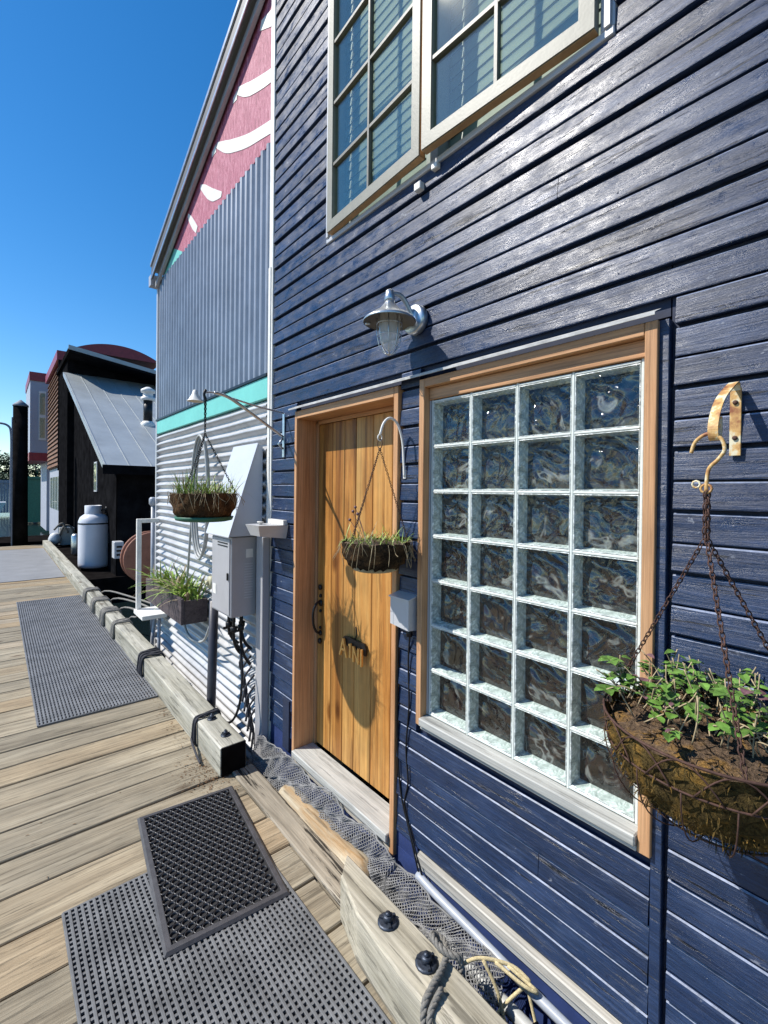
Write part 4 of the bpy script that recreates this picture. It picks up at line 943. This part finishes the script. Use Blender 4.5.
# net
m = MB(); ny, nz = 230, 44
def netp(u, v_):
    y = 2.93 - u * 1.98; sag = .035 * abs(math.sin(u * PI * 4.3 + .4)) + .012 * math.sin(u * 31)
    top = Vector((-.062, y, .125 - sag if u < .7 else .10 - sag)); bot = Vector((-.175 - .02 * math.sin(u * 9) - .05 * max(0, u - .6), y - .02, -.10 - .03 * math.sin(u * 13)))
    p = top.lerp(bot, v_); p.x -= .030 * math.sin(v_ * PI) + .012 * math.sin(v_ * 19 + u * 40) + .006 * math.sin(u * 140 + v_ * 8); p.z += .010 * math.sin(v_ * 14 + u * 33); return p
tk = .0021
def strand(a, b_):
    a = a + Vector((rnd(-.0015, .0015), rnd(-.001, .001), rnd(-.0015, .0015)))
    d_ = (b_ - a); n_ = d_.cross(Vector((1, 0, 0))); n_ = n_.normalized() * tk if n_.length > 1e-6 else Vector((0, 0, tk)); k_ = Vector((-1, 0, 0)) * tk
    m.add([a - n_, a + n_, a + k_ * 1.6, b_ - n_, b_ + n_, b_ + k_ * 1.6], [(0, 3, 5, 2), (2, 5, 4, 1), (1, 4, 3, 0)], .5)
for i in range(ny):
    for j in range(nz):
        if (i + j) % 2: continue
        u0, u1 = i / ny, (i + 1) / ny; v0, v1 = j / nz, (j + 1) / nz
        strand(netp(u0, v0), netp(u1, v1))
        if j > 0: strand(netp(u0, v0), netp(u1, (j - 1) / nz))
tp = [netp(i / 60, 0) for i in range(61)]; m.tube(tp, .0045, 5)
tag(m.build('fishing_net', M['net'], normals=False), 'grey fishing net draped along the gap under the door and wall', 'net')
# conduit, ties, fender at the base right
m = MB(); m.tube(smoothpath([(-.05, 1.42, .10), (-.055, 1.3, .092), (-.058, 1.1, .085), (-.06, .9, .075), (-.06, .5, .06), (-.06, -.4, .05)], 4), .017, 10); tag(m.build('conduit', M['conduit']), 'grey conduit running along the blue skirt under the ledge', 'pipe', 'pipes along the base of the blue house')
m = MB(); m.tube(smoothpath([(-.10, 1.25, .0), (-.10, .9, -.01), (-.1, .5, -.02), (-.1, -.4, -.03)], 4), .022, 10); tag(m.build('conduit', M['hose']), 'thicker pale pipe low in the gap beside the near beam', 'pipe', 'pipes along the base of the blue house')
m = MB()
for k in range(16): m.tube([(-.10 + .028 * math.cos(t), .82 - k * .035, -.01 + .028 * math.sin(t)) for t in [j * PI / 4 for j in range(8)]], .005, 5, True)
tag(m.build('cable_coil', M['black']), 'black coiled cord wound round the pale pipe beside the near beam', 'cord')
m = MB()
for pts in (([(-.20, 1.04, .11), (-.15, 1.0, .13), (-.08, .92, .12), (-.06, .86, .10)]), ([(-.15, .99, .13), (-.14, .93, .05), (-.15, .88, -.08)]), ([(-.06, .86, .10), (-.12, .91, .03), (-.19, .95, -.05)]), ([(-.07, .87, .10), (-.085, .82, 0), (-.10, .78, -.1)]), ([(-.09, .93, .12), (-.07, .83, .10), (-.10, .86, .115), (-.12, .96, .128)])):
    m.tube(smoothpath(pts, 5), .0062, 6)
tag(m.build('tie_rope', M['ropeyellow']), 'pale yellow rope tied round the conduit at the bottom of the wall', 'rope')

m = MB(); m2_ = None
for k in range(1500):
    c_ = random.random()
    if c_ < .45: x, y = -.42 - abs(random.gauss(0, .045)), rnd(2.9, 9)
    elif c_ < .75: x, y = -.45 + random.gauss(0, .07), 2.86 + random.gauss(0, .12)
    elif c_ < .9: x, y = rnd(-2.2, -.4), random.choice(edges) + random.gauss(0, .006)
    else: x, y = rnd(-2.2, -.4), rnd(1, 9)
    onmat = -1.25 < x < -.38 and (4.2 < y < 9 or y < 2.3)
    if onmat and random.random() < .7: continue
    a = rnd(0, PI); l = rnd(.004, .022); d_ = Vector((math.cos(a), math.sin(a), rnd(-.1, .15))) * l
    m.leaf((x, y, .017 if onmat else .004), d_, (0, 0, 1), l, l * rnd(.08, .4), .2)
tag(m.build('debris', M['litter']), 'brown dry needles and leaf bits scattered over the planks beside the beam', 'debris', kind='stuff')

# ================================================================== MATS
def gridmat(x0, x1, y0, y1, name, mat_, label, px=.0215, py=.0235, bw=.0105, cwid=.0095, z=.003, h_=.010, rot=0, center=None):
    th = thing(name, label, 'mat', ((x0 + x1) / 2, (y0 + y1) / 2, z), 'grey anti-slip mats on the dock')
    m = MB(); n = int(round((x1 - x0) / px))
    for i in range(n + 1): x = x0 + (x1 - x0) * i / n; m.chbox(x - bw / 2, x + bw / 2, y0, y1, z + .001, z + h_ + .002, .0015, .5)
    k = int(round((y1 - y0) / py))
    for j in range(k + 1): y = y0 + (y1 - y0) * j / k; m.box(x0, x1, y - cwid / 2, y + cwid / 2, z + .0005, z + h_, .5)
    m.v = [(x, y, zz + .0012 * math.sin(x * 9 + y * 5) + .0010 * math.sin(y * 25)) for x, y, zz in m.v]
    m.build('grid', mat_, th); m = MB(); m.box(x0 - .003, x1 + .003, y0 - .004, y1 + .004, z - .001, z + .0015); m.build('backing', M['matunder'], th); return th
g2 = gridmat(-1.245, -.462, .35, 2.285, 'dock_mat', M['matgrey'], 'near grey perforated rubber mat partly under the black doormat')
g1 = gridmat(-1.222, -.385, 4.22, 8.98, 'dock_mat', M['matgrey2'], 'grey ribbed mat on the planks beside the long beam', py=.05, cwid=.012, px=.0235, bw=.013)
m = MB(); m.chbox(-2.2, -.42, 11.0, 16.6, .004, .014, .003); tag(m.build('dock_mat', M['matlight']), 'pale smooth far mat across the dock near the dark piling', 'mat', 'grey anti-slip mats on the dock')
# doormat (rings)
dm = thing('doormat', 'black rubber ring doormat lying askew over the grey mat', 'doormat', (-.682, 2.225, .015))
ang = math.atan2(-.089, -.85) ; W_, L_ = .500, .875
ca = math.atan2(.054, -.492)
T = Matrix.Translation((-.682, 2.228, .0165)) @ Matrix.Rotation(R(-6.0), 4, 'Z')
m = MB(); bw = .030
ox, oy = W_ / 2, L_ / 2; ix, iy = ox - bw, oy - bw
prof = [(0, .001), (.010, .011), (bw - .002, .012), (bw, .0115), (bw, .0)]
rings_ = []
for dd, zz in prof: rings_.append([T @ Vector(p) for p in ((-ox + dd, -oy + dd, zz), (ox - dd, -oy + dd, zz), (ox - dd, oy - dd, zz), (-ox + dd, oy - dd, zz))])
for a_, b_ in zip(rings_[:-1], rings_[1:]): m.add(a_ + b_, [(k_, (k_ + 1) % 4, (k_ + 1) % 4 + 4, k_ + 4) for k_ in range(4)], .5)
m.build('border', simple('worn_rubber_edge', (.055, .052, .055), .5, 0, var=.3, nscale=20, bmp=.2), dm)
m = MB(); pitch = .0335; nn = 12; row = 0; y = -iy + .014
while y < iy - .008:
    x = -ix + (.014 if row % 2 else .014 + pitch / 2)
    while x < ix - .010:
        vs = []
        for (rr, zz) in ((.0172, 0), (.0172, .0075), (.0152, .0105), (.0130, .0095), (.0125, 0)):
            for k_ in range(nn):
                a = 2 * PI * k_ / nn; px_ = max(-ix - .004, min(ix + .004, x + rr * math.cos(a))); py_ = max(-iy - .004, min(iy + .004, y + rr * math.sin(a))); vs.append(T @ Vector((px_, py_, zz + (.0003 if row % 2 else 0))))
        m.add(vs, [(i * nn + k_, i * nn + (k_ + 1) % nn, (i + 1) * nn + (k_ + 1) % nn, (i + 1) * nn + k_) for i in range(4) for k_ in range(nn)], .5, True)
        x += pitch
    y += pitch * .866; row += 1
m.build('rings', M['rubber'], dm)
m = MB(); m.add([T @ Vector(p) for p in ((-ix - .005, -iy - .005, .0012), (ix + .005, -iy - .005, .0012), (ix + .005, iy + .005, .0012), (-ix - .005, iy + .005, .0012))], [(0, 1, 2, 3)], .5); m.build('base_sheet', M['matunder'], dm)

# ================================================================== BACKGROUND
T_ = thing('gas_tank', 'tall pale grey gas cylinder standing beside the black house', 'gas tank', (.2, 11.9, .0))
m = MB(); m.lathe([(.24, .02), (.30, .06), (.305, .12), (.305, 1.0), (.30, 1.05), (.27, 1.13), (.2, 1.19), (.05, 1.22)], (.19, 11.9, .0), 32); m.build('cylinder', M['tank'], T_)
m = MB(); m.lathe([(.16, 1.17), (.165, 1.20), (.165, 1.38), (.155, 1.39), (.15, 1.2)], (.17, 11.9, 0), 24, cap=False); m.build('collar', M['tank'], T_)
m = MB(); m.lathe([(.308, .98), (.311, .99), (.311, 1.0), (.308, 1.01)], (.19, 11.9, 0), 32, cap=False); m.build('seam', M['black'], T_)
m = MB(); m.lathe([(.25, -.10), (.25, .03)], (.19, 11.9, 0), 24); m.build('foot_ring', M['blackwall'], T_)
m = MB(); m.lathe([(.04, 0), (.04, .12), (.02, .14)], (.42, 11.85, 1.22), 10); m.tube([(.30, 11.8, 1.28), (.42, 11.8, 1.3), (.48, 11.8, 1.0), (.5, 11.9, .7)], .02, 6); m.build('valve', M['black'], T_)
m = MB(); m.box(-.22, .9, 10.6, 17.4, -.38, -.03); tag(m.build('float_deck', M['creosote']), 'dark timber float deck under the grey gas tank', 'deck')
bx = thing('meter_box', 'small pale meter box on black wall right of the gas tank', 'box', (.42, 10.9, .35))
m = MB(); m.chbox(.33, .50, 10.45, 10.70, .36, .70, .01); m.build('casing', M['greypaint'], bx); m = MB()
for k in range(3): m.box(.37, .47, 10.444, 10.449, .42 + k * .08, .46 + k * .08)
m.build('window', M['black'], bx)
BH = thing('black_house', 'black walled house with a sloping grey metal roof in the middle distance', 'house', (2.5, 14, 0))
m = MB(); 
zroof = lambda y: 2.23 + (y - 10.4) * .435
m.box(.42, 8, 10.72, 10.80, -.3, 2.30); m.prism([(.42, 10.72, -.3), (.42, 17.8, -.3), (.42, 17.8, zroof(17.8) - .1), (.42, 10.72, zroof(10.72) - .1)], (.08, 0, 0)); m.build('wall', M['blackwall'], BH)
m = MB(); m.prism([(.13, 10.35, zroof(10.35)), (.13, 17.8, zroof(17.8)), (.13, 17.8, zroof(17.8) - .12), (.13, 10.35, zroof(10.35) - .12)], (8, 0, 0)); rf = m.build('roof', M['roofgrey'], BH)
for k in range(20):
    x = .15 + k * .42; m = MB(); m.prism([(x, 10.34, zroof(10.34) + .001), (x, 17.6, zroof(17.6) + .001), (x, 17.6, zroof(17.6) + .014), (x, 10.34, zroof(10.34) + .014)], (.02, 0, 0)); 
    if k < 9: m.build('roof_seam', M['roofgrey'], rf)
m = MB(); m.box(.10, 8, 10.28, 10.345, zroof(10.35) - .16, zroof(10.35) + .02); m.build('gutter', M['blackwall'], rf)
m = MB(); m.box(.25, 8, 17.8, 20.4, -.3, 5.6); m.prism([(.25, 17.8, 5.6), (.25, 17.8, 6.0), (8, 17.8, 4.9), (8, 17.8, 5.6)][:2] + [(6, 17.8, 5.6)], (0, 2.6, 0)); m.build('tower', M['blackwall'], BH)
m = MB(); m.prism([(.18, 16.7, 6.03), (6.0, 16.7, 5.18), (6.0, 16.7, 5.02), (.18, 16.7, 5.87)], (0, 3.9, 0)); m.build('upper_roof', M['blackwall'], BH)
m = MB(); m.prism([(.16, 16.66, 6.06), (6.0, 16.66, 5.21), (6.0, 16.66, 5.10), (.16, 16.66, 5.93)], (0, .035, 0)); m.build('fascia', M['roofgrey'], BH)
m = MB(); m.chbox(.395, .418, 13.1, 13.5, 1.68, 2.42, .003); wf = m.build('window', M['greypaint'], BH); m = MB(); m.box(.388, .394, 13.14, 13.46, 1.72, 2.38); m.build('pane', M['glass'], wf)
V = thing('roof_vent', 'white capped round flue standing on the sloping grey roof', 'vent', (1.9, 15, 3.9))
vx, vy = 1.55, 13.2; vz = zroof(vy)
m = MB(); m.lathe([(.17, -.15), (.17, .02), (.12, .08)], (vx, vy, vz), 18); m.build('base', M['white'], V)
m = MB(); m.lathe([(.11, .08), (.11, .62)], (vx, vy, vz), 18); m.build('flue', M['black'], V)
m = MB(); m.lathe([(.17, .62), (.17, .70), (.12, .71), (.12, .82), (.17, .83), (.17, .90), (.05, .97)], (vx, vy, vz), 18); m.build('cap', M['white'], V)
# brown clapboard section + white bay with red trim
BR = thing('brown_house', 'brown slatted house wall beyond the black house under a red barrel roof', 'house', (2, 23, 0))
m = MB(); m.box(.30, 6, 20.45, 25.5, 2.55, 6.35)
for k in range(22):
    z = 2.6 + k * .17; m.prism([(.30, 20.45, z), (.24, 20.45, z), (.29, 20.45, z + .16)], (0, 5.0, 0))
m.build('slatted_wall', M['brownclap'], BR)
m = MB(); m.box(.35, 6, 20.45, 25.5, -.3, 2.54); m.build('lower_wall', M['bay'], BR)
m = MB(); m.box(.23, .30, 20.40, 20.6, 2.4, 6.4); m.build('corner_board', M['blackwall'], BR)
for k in range(4):
    m = MB(); m.box(.33, .349, 20.9 + k * 1.1, 21.7 + k * 1.1, .9, 2.2); m.build('window', M['glass'], BR)
m = MB(); vs = []; n = 24
cxr, rad, zc = 2.15, 2.9, 4.45
arc = [(cxr + rad * math.sin(t), zc + rad * math.cos(t)) for t in [R(-32) + R(64) * i / n for i in range(n + 1)]]
m.prism([(x, 20.5, z) for x, z in arc], (0, 5, 0)); m.build('barrel_roof', M['red'], BR)
m = MB(); m.box(.18, .62, 20.40, 25.6, 6.42, 6.75); m.build('red_fascia', M['red'], BR)
BY = thing('bay_house', 'pale grey tall bay with red bands and narrow window far down the dock', 'house', (0, 28, 0))
m = MB(); m.box(-.30, 3, 27.0, 31, 3.4, 6.75); m.box(.35, 3, 27.2, 31, -.3, 3.1); m.build('wall', M['bay'], BY)
for z0_, z1_ in ((6.751, 7.15), (3.02, 3.399)):
    m = MB(); m.box(-.33, 3, 26.95, 31, z0_, z1_); m.build('red_band', M['red'], BY)
m = MB(); m.box(.02, .30, 26.96, 26.998, 4.0, 6.3); fr = m.build('window_frame', M['white'], BY); m = MB(); m.box(.06, .26, 26.94, 26.958, 5.2, 6.2); m.box(.06, .26, 26.94, 26.958, 4.1, 5.05); m.build('pane', M['glass'], fr)
PL = thing('piling', 'tall black tarred piling with conical cap standing at the end of the dock', 'piling', (-.91, 18.2, -.5))
m = MB(); m.lathe([(.20, -.5), (.19, 1.5), (.185, 4.27)], (-.91, 18.2, 0), 24); m.build('shaft', M['creosote'], PL)
m = MB(); m.lathe([(.20, 4.27), (.20, 4.32), (.02, 4.48)], (-.91, 18.2, 0), 24); m.build('cap', M['fence'], PL)
m = MB(); m.box(-1.13, -1.10, 18.0, 18.05, -.1, 3.9); m.build('batten', M['fence'], PL)
SL = thing('street_lamp', 'grey curved arm street lamp rising behind the piling', 'street lamp', (-.85, 35, -.4))
m = MB(); m.tube(smoothpath([(-.83, 35, -.4), (-.83, 35, 3), (-.84, 35, 4.9), (-1.0, 35, 5.4), (-1.5, 35, 5.5), (-2.2, 35, 5.4)], 6), .06, 8); m.build('pole', M['fence'], SL)
m = MB(); m.lathe([(.02, .1), (.16, .03), (.18, -.05)], (-2.3, 35, 5.35), 14); m.build('lamp_head', M['silver'], SL)
m = MB()
for k in range(60): x = -9 + k * .18; m.box(x, x + .165, 48, 48.05, -.3, 2.35)
m.box(-9, 1.8, 47.94, 47.99, 2.1, 2.2); tag(m.build('board_fence', M['fence']), 'grey board fence across the far end of the dock', 'fence')
m = MB(); m.prism([(-7, 40, -.45), (-1.5, 40, -.45), (-1.0, 40, .75), (-7, 40, .65)], (0, 2, 0)); bo = thing('boat', 'white hulled boat moored far away behind the piling', 'boat', (-4, 41, -.5)); m.build('hull', M['hullwhite'], bo)
m = MB(); m.box(-5.5, -2.3, 40.4, 41.6, .66, 1.5); m.build('cabin', M['bay'], bo)
m = MB(); m.box(-.2, 1.2, 36, 39, -.4, 2.3); m.box(-.3, 1.3, 35.9, 39.1, 2.31, 2.45); tag(m.build('shed', M['green']), 'green shed seen below the pale bay beside the piling', 'shed')
# buoy and gear by far houses
m = MB(); m.lathe([(.02, -.18), (.12, -.14), (.17, 0), (.12, .14), (.04, .19)], (-.12, 17.0, .22), 16); tag(m.build('buoy', M['hullwhite']), 'white round buoy sitting on the dock edge near the piling', 'buoy')
gr = thing('mooring_gear', 'pale crate with ropes and pipes stacked at the far end of the beam', 'gear', (.1, 17.4, 0))
m = MB(); m.chbox(.0, .38, 17.0, 17.5, .02, .55, .01); m.build('crate', M['greywood'], gr)
m = MB(); m.tube(smoothpath([(-.05, 17.0, .2), (.1, 16.9, .6), (.3, 16.95, .55), (.35, 17, .2)], 5), .03, 6); m.tube(smoothpath([(-.15, 16.9, .5), (.05, 16.85, .7), (.2, 16.9, .4)], 5), .03, 6); m.build('rope', M['rope'], gr)
m = MB(); m.lathe([(.09, .0), (.11, .05), (.11, .5), (.08, .55)], (.15, 14.6, .0), 14); tag(m.build('standpipe', M['silver']), 'short pale bollard behind the gas tank at the dock edge', 'bollard')

# trees at the far left
def tree(x, y, h_, r_, label, dark):
    t = thing('tree', label, 'tree', (x, y, 0), 'trees on the far bank')
    m = MB(); m.tube([(x, y, -.3), (x + .1, y, h_ * .4), (x, y, h_ * .8)], [.22, .15, .06], 8)
    for k in range(7):
        a = rnd(0, 6.28); z = h_ * rnd(.35, .7); m.tube([(x, y, z), (x + math.cos(a) * r_ * .7, y + math.sin(a) * r_ * .7, z + h_ * .2)], [.07, .02], 6)
    m.build('trunk', M['planter'], t); m = MB()
    for c in range(26):
        a = rnd(0, 6.28); q = rnd(.2, .95) * r_; c0 = Vector((x + math.cos(a) * q, y + math.sin(a) * q, h_ * .35 + rnd(0, .62) * h_)); cr = rnd(.25, .45) * r_ * .8
        for k in range(70):
            d_ = Vector((rnd(-1, 1), rnd(-1, 1), rnd(-1, 1))).normalized() * cr * rnd(.5, 1); m.leaf(c0 + d_, d_ + Vector((rnd(-1, 1), rnd(-1, 1), 0)) * .3, (0, 0, 1), rnd(.2, .36), rnd(.12, .2))
    m.build('crown', dark, t)
dg = simple('dark_leaves', (.035, .07, .02), .6, 0, var=.5, nscale=2, bmp=0); lg = simple('light_leaves', (.10, .17, .03), .6, 0, var=.4, nscale=2, bmp=0)
tree(-1.6, 62, 5.6, 2.4, 'dark rounded tree beyond the fence at the left edge', dg)
tree(-5.0, 64, 6.4, 2.8, 'tall dark tree standing furthest left beyond the fence', dg)
tree(-3.2, 55, 3.9, 1.7, 'low bright green tree in front of the dark trees', lg)
tree(1.6, 60, 5.0, 2.2, 'dark tree just right of the street lamp behind the piling', dg)

# ================================================================== LIGHT, SKY, CAMERA
W = bpy.data.worlds.new('World'); S.world = W; W.use_nodes = True; nt = W.node_tree
sky = nt.nodes.new('ShaderNodeTexSky'); sky.sky_type = 'NISHITA'; sky.sun_disc = False
sd = Vector((-1, .76, 1.40)).normalized()
sky.sun_elevation = math.asin(sd.z); sky.sun_rotation = math.atan2(sd.x, sd.y); sky.altitude = 0; sky.air_density = 1.0; sky.dust_density = .1; sky.ozone_density = 3.0
hs = nt.nodes.new('ShaderNodeHueSaturation'); hs.inputs['Saturation'].default_value = 1.35; nt.links.new(sky.outputs[0], hs.inputs['Color'])
nt.links.new(hs.outputs[0], nt.nodes['Background'].inputs[0]); nt.nodes['Background'].inputs[1].default_value = .125
sl = bpy.data.lights.new('sun', 'SUN'); sl.energy = 5.0; sl.angle = R(.5); sl.color = (1, .95, .87)
so = bpy.data.objects.new('sun', sl); COL.objects.link(so); so.rotation_euler = sd.to_track_quat('Z', 'Y').to_euler(); so.location = (-5, 4, 8)
cam = bpy.data.cameras.new('camera'); co = bpy.data.objects.new('camera', cam); COL.objects.link(co); S.camera = co
f_ = 460.; yaw = math.atan(387 / f_); pit = math.atan(.007); rol = .011
fw0 = Vector((math.sin(yaw), math.cos(yaw), 0)); rt0 = Vector((math.cos(yaw), -math.sin(yaw), 0)); up0 = Vector((0, 0, 1))
fw = fw0 * math.cos(pit) - up0 * math.sin(pit); up1 = up0 * math.cos(pit) + fw0 * math.sin(pit)
rt = rt0 * math.cos(rol) + up1 * math.sin(rol); up = up1 * math.cos(rol) - rt0 * math.sin(rol)
mt = Matrix((rt, up, -fw)).transposed().to_4x4(); mt.translation = (-1.46, 0, 1.77); co.matrix_world = mt
cam.sensor_fit = 'HORIZONTAL'; cam.sensor_width = 36; cam.lens = f_ / 768 * 36; cam.shift_y = -17.5 / 768; cam.clip_end = 2000; cam.clip_start = .05
S.view_settings.view_transform = 'Standard'; S.view_settings.look = 'None'; S.view_settings.gamma = 1; S.view_settings.exposure = .42; S.view_settings.use_curve_mapping = False
